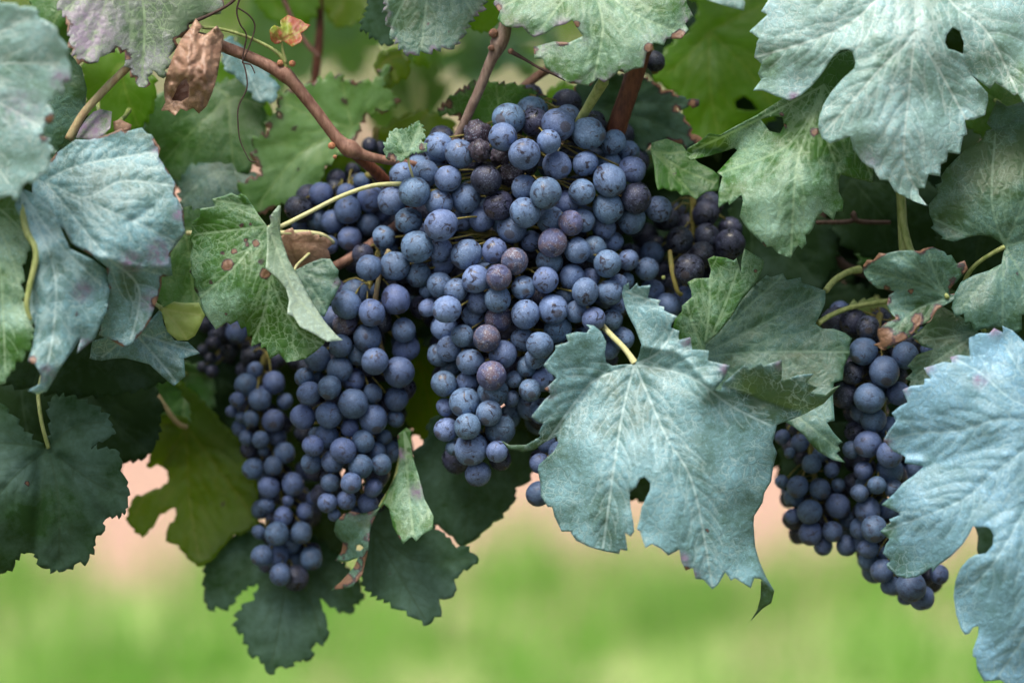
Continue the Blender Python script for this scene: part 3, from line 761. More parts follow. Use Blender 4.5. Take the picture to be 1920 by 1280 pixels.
leaf('small dark leaf at the top edge left of the smooth green leaf',
 [D([(690,10),(677,53),(690,60),(703,73),(730,82),(745,30),(725,-30),(690,-20)], [(700,0,-120),(720,75,-100),(740,0,-110)], 'dark', teeth=(14,4))])
leaf('sliver of bright green leaf at the top behind the grey cane node',
 [D([(880,47),(903,60),(925,52),(935,30),(940,-20),(900,-20),(890,10)], [(900,0,-140),(920,50,-150),(940,0,-150)], 'lit', teeth=(14,4))])
leaf('green leaf with purple-grey flush at the top left',
 [D([(110,0),(123,33),(130,70),(140,100),(160,118),(187,110),(200,97),(220,90),(240,110),(247,140),(267,158),(287,133),(307,143),(320,100),(337,67),(370,33),(417,20),(400,-20),(360,-80),(250,-120),(140,-60)], [(250,-100,40),(120,30,110),(160,115,130),(270,150,70),(400,0,20),(300,130,60)], 'mauve', J=(240,-100), tips=[[(200,0),(160,115)],[(270,20),(265,150)],(400,0),(120,20)], teeth=(24,5), edge_brown=.3, spots=[(125,45,12,.7),(240,108,8,.8)], purple=[(160,60,60,.8),(150,100,30)], fresh=[(330,50,80,.6),(280,60,50,.3)])])
leaf('very blurred pale blue-green leaf filling the left edge at the top',
 [D([(0,5),(57,17),(73,33),(103,57),(127,100),(123,140),(113,170),(90,187),(97,220),(77,247),(97,283),(78,325),(40,350),(28,372),(0,365),(-80,360),(-160,250),(-200,120),(-100,-20)], [(-100,100,240),(60,30,330),(120,120,320),(80,240,300),(30,365,260)], 'pale', J=(-120,120), tips=[(60,30),(120,120),(80,240),(20,350)], teeth=(30,6), spots=[(95,225,14,.7),(80,260,12,.6)], purple=[(40,200,40,.5),(115,150,20)], sp=8)])
leaf('broad blue-green leaf with violet margin in the left foreground',
 [D([(106,287),(142,262),(169,262),(200,253),(228,241),(234,247),(266,239),(275,250),(284,252),(300,278),(297,294),(312,316),(331,347),(328,362),(344,394),(347,437),(328,462),(319,475),(323,517),(303,519),(303,534),(296,560),(281,601),(270,617),(246,645),(230,650),(206,636),(185,628),(195,590),(205,540),(200,500),(175,481),(134,456),(120,430),(60,400),(60,340)],
   [(80,340,120),(150,370,150),(270,245,110),(340,420,140),(200,460,190),(310,520,110),(250,560,130),(240,645,120),(190,620,100),(130,440,170)], 'teal', J=(85,340),
   tips=[[(150,310),(290,285)],[(160,370),(230,340),(335,350)],[(170,380),(260,420),(330,455)],[(190,470),(260,540),(245,640)]], creases=[([(134,456),(180,478),(250,500),(322,500)],16,16),([(236,420),(285,388)],-8,12)], purple=[(300,475,26),(245,492,20),(335,400,14),(298,280,14),(285,565,20)], spots=[(295,565,12),(300,285,6,.6)], edge_purple=.35, edge_brown=.25, fresh=[(240,530,30,.3)], sp=5.5, relief=1.3, side=28)])
leaf('long blurred blue-green leaf hanging to a curled tip at the left',
 [D([(34,350),(80,370),(103,403),(131,466),(175,487),(200,506),(206,544),(200,584),(187,612),(178,634),(145,662),(152,631),(141,650),(117,683),(101,711),(87,734),(70,739),(54,732),(75,720),(77,702),(66,683),(52,676),(61,650),(66,612),(47,559),(56,535),(70,505),(69,475),(50,431),(28,387)],
   [(40,370,190),(120,450,190),(200,540,160),(100,550,220),(60,600,200),(110,650,210),(70,735,200),(170,640,170)], 'teal', J=(38,355), tips=[[(100,500),(100,620),(80,720)],(195,540),(60,600)], purple=[(155,545,20,.8),(85,700,16),(160,650,16)], spots=[(145,588,6,.6),(62,675,10,.8)], sp=6, wave=8)],
 petiole=[(36,352,186,6),(48,428,205,6),(68,472,215,6),(56,535,215,5.5),(50,572,215,5),(58,600,212,3)], pmat=M_PET)
leaf('blurred grey-green leaf at the far left edge below the pale one',
 [D([(-20,362),(28,372),(48,431),(52,470),(42,500),(42,560),(60,610),(58,640),(40,673),(28,680),(21,699),(7,706),(-10,720),(-80,650),(-110,500),(-60,380)], [(-20,370,170),(40,450,180),(50,600,190),(0,715,170),(-90,520,150)], 'spray', J=(-30,370), tips=[[(0,500),(10,700)],(50,600),(48,440)], teeth=(20,4), pale=[(20,590,24,.9),(10,470,40,.5),(20,540,30,.4)])])
leaf('plain dark blue-green leaf behind the top left foreground leaf',
 [D([(127,95),(153,127),(163,167),(160,200),(140,250),(100,290),(60,260),(70,170),(95,120)], [(130,100,60),(160,180,50),(80,280,70)], 'dull')])
leaf('crinkled grey leaf in shadow below the broad violet-edged leaf',
 [D([(173,640),(211,630),(265,620),(302,577),(307,608),(326,638),(352,641),(375,662),(345,671),(347,706),(326,723),(305,706),(281,683),(234,671),(211,672),(190,676),(168,672)], [(180,640,20),(300,590,30),(375,662,10),(330,720,20),(190,670,10)], 'teal', J=(250,620), tips=[(330,715),(370,660),(190,670)], fresh=[(180,690,40,.4)], relief=2.2, sp=6)])
leaf('little yellow-green leaf tip left of the spotted leaf',
 [D([(301,580),(326,566),(345,569),(373,568),(378,580),(384,591),(375,612),(366,629),(352,638),(333,638),(314,622)], [(301,580,60),(380,590,50),(345,636,40)], 'yellow', J=(302,578), tips=[(350,636),(378,590)], wave=2)])
leaf('small purple-grey leaf curl above the broad violet-edged leaf',
 [D([(142,258),(150,240),(162,222),(175,210),(188,205),(209,209),(208,225),(206,240),(190,255),(175,262)], [(142,258,60),(188,205,40),(205,230,90)], 'mauve', purple=[(170,235,40)], fresh=[(200,220,14,.6)])])
leaf('tiny rusty leaf scrap behind the broad violet-edged leaf',
 [D([(212,228),(225,224),(247,234),(245,245),(228,250),(214,245)], [(212,228,60),(247,234,50),(228,250,60)], 'dead')])
# lower left
leaf('large dark green lobed leaf at the lower left corner',
 [D([(94,752),(119,743),(150,750),(175,762),(200,781),(212,812),(188,826),(168,838),(190,842),(216,843),(228,865),(225,878),(239,909),(239,940),(231,962),(194,973),(197,990),(178,1009),(175,1031),(156,1054),(138,1054),(119,1070),(81,1062),(62,1037),(41,1037),(19,1065),(0,1071),(-80,1050),(-130,930),(-100,800),(-40,740),(0,755),(31,790),(59,821),(91,840),(94,800)],
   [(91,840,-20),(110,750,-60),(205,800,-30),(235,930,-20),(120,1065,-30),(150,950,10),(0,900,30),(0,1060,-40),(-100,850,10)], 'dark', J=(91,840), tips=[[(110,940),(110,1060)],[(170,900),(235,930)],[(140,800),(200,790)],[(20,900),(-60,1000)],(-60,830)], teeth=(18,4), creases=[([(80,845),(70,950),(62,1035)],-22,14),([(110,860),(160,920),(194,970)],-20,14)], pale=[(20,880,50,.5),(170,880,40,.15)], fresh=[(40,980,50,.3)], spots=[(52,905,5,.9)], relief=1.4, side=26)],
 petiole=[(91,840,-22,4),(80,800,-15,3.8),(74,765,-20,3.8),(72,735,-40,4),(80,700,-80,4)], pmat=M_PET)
leaf('olive backlit leaf with deep notches, lower left behind the clusters',
 [D([(290,784),(322,777),(355,790),(359,781),(353,752),(331,718),(344,721),(375,746),(416,793),(450,831),(481,909),(481,981),(438,1002),(400,1046),(375,1059),(350,1043),(338,1024),(312,1012),(316,990),(333,962),(322,951),(300,965),(281,993),(256,999),(241,965),(250,937),(275,924),(309,909),(317,890),(300,871),(278,876),(284,850),(288,821)], [(300,780,-270),(360,900,-300),(480,940,-290),(375,1055,-260),(245,965,-280)], 'olive', J=(350,800), tips=[(375,1055),(250,970),(470,960),(290,790)], teeth=(22,3), spots=[(419,944,6,.6)], side=34)],
 petiole=[(350,800,-268,5),(330,790,-250,5),(290,735,-240,6),(262,700,-250,8)], pmat=M_PETR)
leaf('dark leaf hanging lowest under the left cluster, pointed tip over the grass',
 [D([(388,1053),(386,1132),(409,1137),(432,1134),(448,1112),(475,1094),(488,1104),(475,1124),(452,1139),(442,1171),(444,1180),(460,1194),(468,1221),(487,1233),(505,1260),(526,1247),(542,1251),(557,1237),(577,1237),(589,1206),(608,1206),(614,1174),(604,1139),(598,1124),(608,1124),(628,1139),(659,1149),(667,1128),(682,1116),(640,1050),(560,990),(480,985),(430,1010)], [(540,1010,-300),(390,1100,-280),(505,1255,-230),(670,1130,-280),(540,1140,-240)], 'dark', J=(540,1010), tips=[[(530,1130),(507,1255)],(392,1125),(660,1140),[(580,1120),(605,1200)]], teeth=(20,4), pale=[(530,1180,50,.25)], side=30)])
leaf('grey-green leaf sliver beside the lowest left grapes',
 [D([(409,1052),(429,1014),(450,1000),(471,991),(478,1010),(475,1036),(440,1052)], [(410,1050,-330),(470,995,-310),(475,1034,-320)], 'dull', teeth=(20,3))])
leaf('dark leaf with angular lobes hanging below the main cluster, lower of two',
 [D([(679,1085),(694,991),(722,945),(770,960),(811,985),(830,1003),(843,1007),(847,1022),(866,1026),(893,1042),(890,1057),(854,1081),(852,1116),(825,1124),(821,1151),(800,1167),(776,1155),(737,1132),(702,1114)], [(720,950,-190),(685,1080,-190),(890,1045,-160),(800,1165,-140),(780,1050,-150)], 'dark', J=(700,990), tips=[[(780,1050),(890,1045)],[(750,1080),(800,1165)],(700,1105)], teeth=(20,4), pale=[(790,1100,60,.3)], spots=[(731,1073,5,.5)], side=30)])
leaf('dark leaf in shade behind the tip of the main cluster, upper of two',
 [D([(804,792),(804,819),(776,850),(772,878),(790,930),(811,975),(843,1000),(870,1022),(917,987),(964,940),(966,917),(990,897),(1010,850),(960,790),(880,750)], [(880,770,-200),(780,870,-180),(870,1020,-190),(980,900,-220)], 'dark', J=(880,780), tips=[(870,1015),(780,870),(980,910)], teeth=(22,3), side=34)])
leaf('small pale curled leaf with rusty edges between the left and main clusters',
 [D([(745,815),(761,801),(770,807),(772,850),(784,889),(796,936),(813,967),(811,991),(790,1003),(780,1014),(772,1005),(755,1019),(737,987),(729,952),(718,944),(706,960),(733,909),(745,885),(749,858)], [(760,805,-90),(740,900,-95),(800,940,-60),(765,1015,-50),(712,955,-90)], 'spray', J=(758,810), tips=[[(765,900),(775,1005)],(805,975)], purple=[(785,920,16),(750,850,14)], pale=[(775,960,40,.35)], spots=[(745,1010,8,.7),(746,820,6,.7)], sp=6),
  D([(630,975),(645,962),(659,958),(680,962),(702,956),(714,948),(700,975),(694,991),(690,1030),(679,1077),(659,1100),(620,1106),(640,1089),(664,1062),(671,1045),(650,1052),(628,1050),(640,1034),(643,1018),(630,1005),(626,995)], [(640,970,-110),(710,950,-100),(690,1030,-90),(630,1105,-120),(640,1040,-140)], 'dull', edge_brown=.7, spots=[(650,1085,12),(640,965,9),(668,1060,8)], holes=[[(668,1022),(675,1020),(682,1026),(676,1032),(667,1031)]], sp=5)],
 petiole=[(712,950,-98,4),(740,900,-120,4),(752,850,-150,4)])
# around the top of the main cluster
leaf('tiny green leaf with tan edge standing at the top left of the main cluster',
 [D([(721,275),(730,255),(740,242),(750,243),(762,242),(770,238),(777,232),(787,230),(792,240),(795,255),(790,265),(800,272),(795,285),(780,285),(767,291),(755,300),(737,300),(726,297)], [(765,292,20),(725,270,30),(787,232,10),(800,275,25)], 'spray', J=(765,291), tips=[(740,245),(787,233),(730,290)], teeth=(9,2.5), spots=[(735,297,11,.75),(792,275,8,.6)], sp=4, side=14)],
 petiole=[(765,291,20,2.6),(767,308,15,2.4),(771,322,8,2.4),(775,336,-6,2.4)], pmat=M_PETP)
leaf('soft-focus green leaf with brown-tipped lobes behind the diagonal cane',
 [D([(532,175),(560,165),(600,150),(635,142),(645,150),(670,155),(707,150),(715,130),(730,125),(732,150),(720,165),(747,187),(737,202),(702,210),(682,217),(675,230),(670,255),(632,290),(612,307),(600,342),(570,372),(542,377),(527,382),(490,400),(470,400),(450,350),(490,325),(477,300),(480,262),(502,250),(502,220),(525,217),(520,195)], [(640,250,-230),(530,180,-210),(730,150,-240),(480,390,-190),(600,340,-210)], 'bright', J=(660,240), tips=[[(560,290),(480,390)],(525,190),(640,148),(735,190),(590,350)], teeth=(18,5), edge_brown=.35, spots=[(665,147,14,.9),(745,190,8,.9),(645,190,9,.6),(552,241,8,.5),(558,318,9,.5),(505,235,10,.7)], pale=[(560,300,100,.25)], fresh=[(480,390,40,.5)], side=30)])
leaf('dark green leaf with browned rim behind the grey cane',
 [D([(822,213),(840,187),(867,167),(893,153),(940,157),(973,160),(1007,173),(1033,193),(1043,207),(1030,250),(940,280),(880,275),(870,230),(850,215)], [(940,270,-150),(830,205,-150),(930,158,-120),(1040,205,-160)], 'green', J=(940,275), tips=[(835,200),(930,160),(1035,200)], teeth=(16,3), edge_brown=.4, spots=[(842,198,8,.8)], fresh=[(930,230,120,.3)])])
leaf('glowing yellow-green leaf scrap above the main cluster',
 [D([(1023,180),(1050,157),(1075,165),(1090,187),(1080,215),(1047,210)], [(1050,160,-280),(1080,205,-280),(1023,180,-280)], 'lit', teeth=(16,3))])
leaf('dark leaf with charred ragged tips right of the brown cane',
 [D([(1080,157),(1140,140),(1207,147),(1240,167),(1267,178),(1311,195),(1297,199),(1267,202),(1286,225),(1295,246),(1311,265),(1283,270),(1243,262),(1200,280),(1150,270),(1100,235)], [(1100,200,-170),(1200,150,-170),(1310,195,-150),(1300,260,-150),(1180,270,-180)], 'dark', J=(1130,200), tips=[(1305,195),(1305,262),(1200,270)], teeth=(18,4), edge_brown=.5, spots=[(1300,195,12,.9),(1300,252,12,.9),(1215,140,10,.8)])])
leaf('plain green leaf with a sharp toothed lower edge right of the main cluster',
 [D([(1220,280),(1222,268),(1250,260),(1279,272),(1288,284),(1310,305),(1335,318),(1350,330),(1347,357),(1325,359),(1305,374),(1292,365),(1278,367),(1269,357),(1258,359),(1245,353),(1234,357),(1229,340),(1226,310)], [(1222,275,-30),(1350,335,-50),(1300,370,-20),(1280,290,-40)], 'green', J=(1225,285), tips=[(1345,345),(1303,370),(1285,285)], fresh=[(1260,330,30,.2)], pale=[(1310,345,30,.3)], spots=[(1267,327,3,.5)], sp=5)])
leaf('bright green out-of-focus leaf between the top centre leaf and the upper right leaf',
 [D([(1240,-40),(1310,10),(1290,60),(1245,95),(1225,145),(1270,175),(1285,215),(1300,255),(1350,270),(1445,225),(1470,170),(1450,60),(1460,-60)], [(1300,0,-310),(1250,140,-290),(1440,220,-330),(1460,0,-340),(1350,150,-300)], 'lit', J=(1330,60), tips=[(1250,140),(1350,265),(1450,200),(1450,0)], teeth=(24,4), holes=[[(1378,190),(1395,180),(1410,190),(1422,208),(1398,208),(1380,204)]], pale=[(1310,115,30,.4)], side=30)])
leaf('blue-grey leaf tip peeping out at the top right of centre',
 [D([(1320,-30),(1325,0),(1370,14),(1395,20),(1397,5),(1380,-25)], [(1320,-20,-180),(1395,15,-170),(1380,-25,-180)], 'pale')])
leaf('dim blue-green leaf corner between the two upper right leaves',
 [D([(1850,231),(1862,205),(1869,188),(1888,200),(1920,190),(1960,230),(1930,260),(1880,262)], [(1850,231,-30),(1920,190,-40),(1930,260,-20)], 'dull')])
leaf('small dark leaf seen through the gap of the powder-blue leaf',
 [D([(1828,985),(1845,975),(1870,980),(1885,1010),(1875,1045),(1840,1055),(1832,1030),(1834,1005)], [(1840,980,-120),(1880,1010,-120),(1840,1050,-110)], 'dark')])
leaf('brown dead leaf curl dangling from the cane end at the upper left', [
  D([(367,35),(380,50),(371,62),(385,66),(407,48),(420,67),(416,90),(413,110),(408,140),(403,160),(394,185),(387,200),(373,213),(362,203),(350,208),(338,204),(327,217),(315,208),(302,207),(310,192),(308,180),(307,160),(313,138),(320,117),(330,92),(340,73),(355,55)],
   [(367,38,40),(320,120,70),(305,190,45),(365,130,95),(412,100,40),(380,205,60),(345,165,70)], 'dead', holes=[[(331,166),(340,152),(349,148),(355,162),(354,182),(340,190),(322,188)]], creases=[([(367,50),(352,110),(357,180)],16,9),([(400,60),(385,140),(378,200)],10,10),([(330,100),(318,170)],8,8)], crumple=17, sp=4, wave=8, relief=.5),
  D([(320,150),(360,130),(375,160),(365,200),(325,205),(312,190)], [(330,150,5),(370,160,0),(330,200,10)], 'dead', spots=[(340,170,60)], sp=7)],  # back wall of the curl, browned darker to paint the hollow's shade
 petiole=[(380,52,30,3.6),(415,55,15,3.4),(465,70,0,3.4),(510,92,-10,3.6),(532,112,-15,5),(537,135,-22,6)], pmat=M_PET, name='dead_leaf')
leaf('tiny red and yellow-green young leaf on the diagonal cane',
 [D([(505,57),(510,50),(515,47),(522,52),(527,50),(526,42),(527,37),(540,28),(552,33),(563,37),(572,44),(582,47),(574,56),(563,63),(567,72),(563,80),(555,84),(547,88),(538,82),(530,77),(523,82),(517,83),(510,78),(507,73)], [(528,80,0),(510,60,15),(540,30,-5),(575,48,10),(547,85,15)], 'red', J=(528,78), tips=[(540,32),(575,50),(510,55)], pale=[(537,50,12,.8),(512,55,8,.7)], sp=3, side=10, crumple=8)],
 petiole=[(528,78,-2,2.6),(530,95,-8,3),(536,118,-15,4)], name='young_leaf')
# back layer, out of focus; several dark leaves added to blacken the gaps
BACK = [
 ('dark green leaf in shade behind the dead leaf', [(270,200),(330,175),(400,160),(450,150),(495,200),(485,290),(440,335),(360,345),(300,310)], -240, 'green'),
 ('grey-green shaded leaf above the spotted leaf', [(345,325),(400,300),(470,320),(490,380),(440,420),(370,420),(340,380)], -200, 'dull'),
 ('pale bluish leaf edge behind the diagonal cane near the dry tendril', [(425,70),(455,90),(490,120),(520,175),(490,190),(450,150),(420,120)], -190, 'teal'),
 ('olive green leaf behind the tan stalk at the upper left', [(160,110),(220,90),(280,130),(290,190),(260,240),(200,250),(165,200)], -160, 'lit'),
 ('green leaf behind the thin dark tendril', [(400,130),(460,120),(500,170),(500,240),(450,290),(400,260)], -300, 'lit'),
 ('dark green leaf filling the gap below the mid-green whitish leaf', [(1380,370),(1450,420),(1530,400),(1570,460),(1540,540),(1450,560),(1400,520),(1370,450)], -230, 'dark'),
 ('shaded green leaf behind the scorched leaf at the right', [(1560,300),(1660,320),(1750,350),(1780,430),(1720,490),(1620,480),(1560,420)], -200, 'dark'),
 ('shaded olive leaf behind the green stem at the right', [(1600,420),(1640,380),(1700,400),(1720,470),(1680,520),(1620,500)], -330, 'green'),
 ('yellow-green leaf glowing behind the scorched leaf', [(1590,580),(1640,560),(1700,580),(1720,620),(1690,650),(1640,640),(1605,620)], -150, 'yellow'),
 ('yellow-olive leaf glowing between the left and main clusters', [(775,640),(800,660),(835,740),(850,800),(820,830),(770,800),(760,720)], -260, 'olive'),
 ('deep shaded leaf behind the far left grapes', [(330,620),(420,600),(500,650),(480,740),(400,780),(330,740)], -380, 'dark'),
 ('mossy green leaf left of the far left grapes', [(300,690),(350,680),(400,710),(390,780),(340,800),(300,760)], -330, 'green'),
 ('dark leaf under the long hanging left leaf', [(100,660),(180,680),(260,690),(300,760),(280,850),(200,860),(130,800),(80,740)], -200, 'dark'),
 ('dark leaf at the left edge above the lower left corner leaf', [(-60,700),(40,690),(110,720),(120,790),(60,840),(-40,820)], -150, 'dark'),
 ('green leaf behind the top of the diagonal cane', [(60,0),(130,-20),(140,60),(120,110),(80,80)], -60, 'green'),
 ('yellow-green leaf scraps left of the small tan-edged leaf', [(700,260),(760,215),(800,210),(850,235),(830,290),(760,330),(690,345),(650,330)], -300, 'olive'),
 ('yellow-green leaf low behind the soft-focus leaf', [(600,340),(640,290),(700,290),(730,330),(690,380),(630,375)], -270, 'olive'),
 ('deep green leaf behind the upper right gap', [(1740,20),(1840,30),(1860,120),(1800,160),(1740,120)], -60, 'dark'),
 ('green leaf shadowed beside the upper right leaf tip', [(1820,150),(1900,150),(1930,230),(1870,260),(1810,230)], -120, 'green'),
 ('dark leaf backing the lower right grapes', [(1430,560),(1520,540),(1620,540),(1660,600),(1600,700),(1480,720),(1420,650)], -300, 'dark'),
 ('large dark leaf in shadow behind the main cluster', [(1180,300),(1320,320),(1400,420),(1380,560),(1250,620),(1150,520)], -420, 'dark'),
 ('dark leaf in shadow behind the upper left grapes', [(500,330),(620,320),(740,360),(760,480),(660,540),(540,520),(480,420)], -330, 'dark'),
 ('dark leaf behind the left cluster in shadow', [(560,520),(700,540),(800,600),(800,740),(700,800),(600,720)], -430, 'dark'),
 ('dark leaf behind the lower right hanging grapes', [(1420,760),(1540,740),(1680,760),(1740,840),(1640,900),(1480,880)], -380, 'dark'),
 ('dark leaf behind the lower left hanging grapes', [(420,650),(520,620),(610,670),(640,860),(560,960),(470,920),(440,820)], -440, 'dark'),
 ('dark leaf behind the middle front leaf', [(960,760),(1060,720),(1180,760),(1240,880),(1215,940),(1080,890),(1000,850)], -240, 'dark'),
 ('dark leaf in deep shade behind the middle of the main cluster', [(830,330),(980,300),(1130,340),(1180,480),(1080,600),(900,580),(820,460)], -360, 'dark'),
 ('dark leaf in deep shade behind the lower main cluster', [(850,540),(960,520),(1080,560),(1100,680),(1000,740),(880,730),(840,640)], -330, 'dark'),
 ('dark green leaf between the broad violet-edged leaf and the spotted leaf', [(290,420),(350,390),(400,430),(410,540),(370,600),(310,590),(280,500)], -110, 'green'),
 ('black-green leaf in the gap beside the pale star-veined leaf stalk', [(1760,420),(1840,415),(1910,450),(1900,540),(1830,560),(1770,520)], -110, 'dark'),
 ('dark leaf showing in slits between the left foreground leaves', [(0,330),(120,310),(230,380),(240,520),(140,600),(20,560),(-40,440)], 40, 'dark'),
 ('brown-flecked olive leaf corner in the bright gap left of the grey cane', [(705,115),(725,95),(760,105),(768,130),(745,155),(722,165),(708,140)], -260, 'olive'),
 ('small bright green leaf bit under the smooth green leaf', [(775,95),(790,85),(808,100),(800,122),(782,120)], -280, 'lit'),
 ('blurred yellow-green leaf in the top gap beside the red young leaf', [(470,-30),(540,-20),(600,-30),(590,25),(560,50),(500,30)], -420, 'lit'),
 ('blurred olive leaf high in the bright top gap', [(600,-20),(660,-40),(690,0),(670,40),(625,45)], -460, 'olive'),
 ('rust-brown dead leaf half hidden behind the spotted leaf', [(528,440),(575,440),(612,452),(608,498),(565,525),(530,500)], -75, 'dead'),
 ('dark leaf in the gap above the powder-blue leaf', [(1770,570),(1850,550),(1930,580),(1940,690),(1860,720),(1780,680)], -70, 'dark'),
 ('dark leaf in the shadow left of the lowest left grapes', [(350,700),(420,680),(470,740),(450,850),(400,860),(360,790)], -360, 'dark'),
 ('dark leaf behind the right flank of the left cluster', [(680,760),(745,735),(772,820),(748,915),(700,935),(670,850)], -300, 'dark'),
 ('dark leaf behind the tips of the left clusters', [(560,900),(640,930),(668,1000),(615,1075),(560,1065),(535,980)], -340, 'dark'),
 ('dark leaf behind the small right cluster', [(1465,820),(1560,790),(1645,840),(1650,950),(1585,1000),(1495,965)], -260, 'dark'),
 ('dark leaf filling the shade under the left foreground leaves', [(-20,600),(90,560),(220,590),(320,620),(330,700),(200,740),(60,730),(-40,690)], -60, 'dark'),
]
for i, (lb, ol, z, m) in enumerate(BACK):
    if m == 'dark': m = 'deep'  # dark back leaves take the green with shade painted in
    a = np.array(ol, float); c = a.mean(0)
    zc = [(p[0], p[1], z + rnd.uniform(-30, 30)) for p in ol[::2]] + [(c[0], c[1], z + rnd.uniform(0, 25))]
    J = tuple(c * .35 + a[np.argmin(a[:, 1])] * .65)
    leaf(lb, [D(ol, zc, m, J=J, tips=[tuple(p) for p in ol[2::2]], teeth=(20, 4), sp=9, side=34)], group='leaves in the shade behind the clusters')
# ------------------------------------------------------------------ grape clusters
def grape_mesh(name, kind, seed):
    import bmesh
    bm = bmesh.new()
    bmesh.ops.create_icosphere(bm, subdivisions=4 if kind == 's' else 3, radius=1)
    for v in bm.verts:
        p = v.co.copy()
        k = 1 + 0.06 * mnoise.noise(p * 1.0 + Vector((seed, 0, 0)))
        if kind == 's':
            k *= 0.86 + 0.30 * mnoise.turbulence(p * 1.8 + Vector((seed, 3, 1)), 4, True)
        v.co = p * k
        if p.z < -0.93: v.co.z += (-p.z - 0.93) * 0.8      # dimple of the flower scar
        if p.z > 0.94: v.co.z -= (p.z - 0.94) * 0.9        # hollow at the stalk
        v.co.z *= {'n': 1.0, 'o': 1.11, 'w': 0.91, 'v': 1.05, 's': 0.95}[kind]
    me = bpy.data.meshes.new(name); bm.to_mesh(me); bm.free()
    me.polygons.foreach_set('use_smooth', [True] * len(me.polygons))
    return me
SHAPES = ['n', 'o', 'w', 'n', 'o', 'v']
GMESH = {}
for mk in GM:
    if mk == 's': GMESH[mk] = [grape_mesh('grape', 's', 5.5), grape_mesh('grape', 's', 9.1)]
    else: GMESH[mk] = [grape_mesh('grape', s, i * 3.3) for i, s in enumerate(SHAPES)]
    for me in GMESH[mk]: me.materials.append(GM[mk])

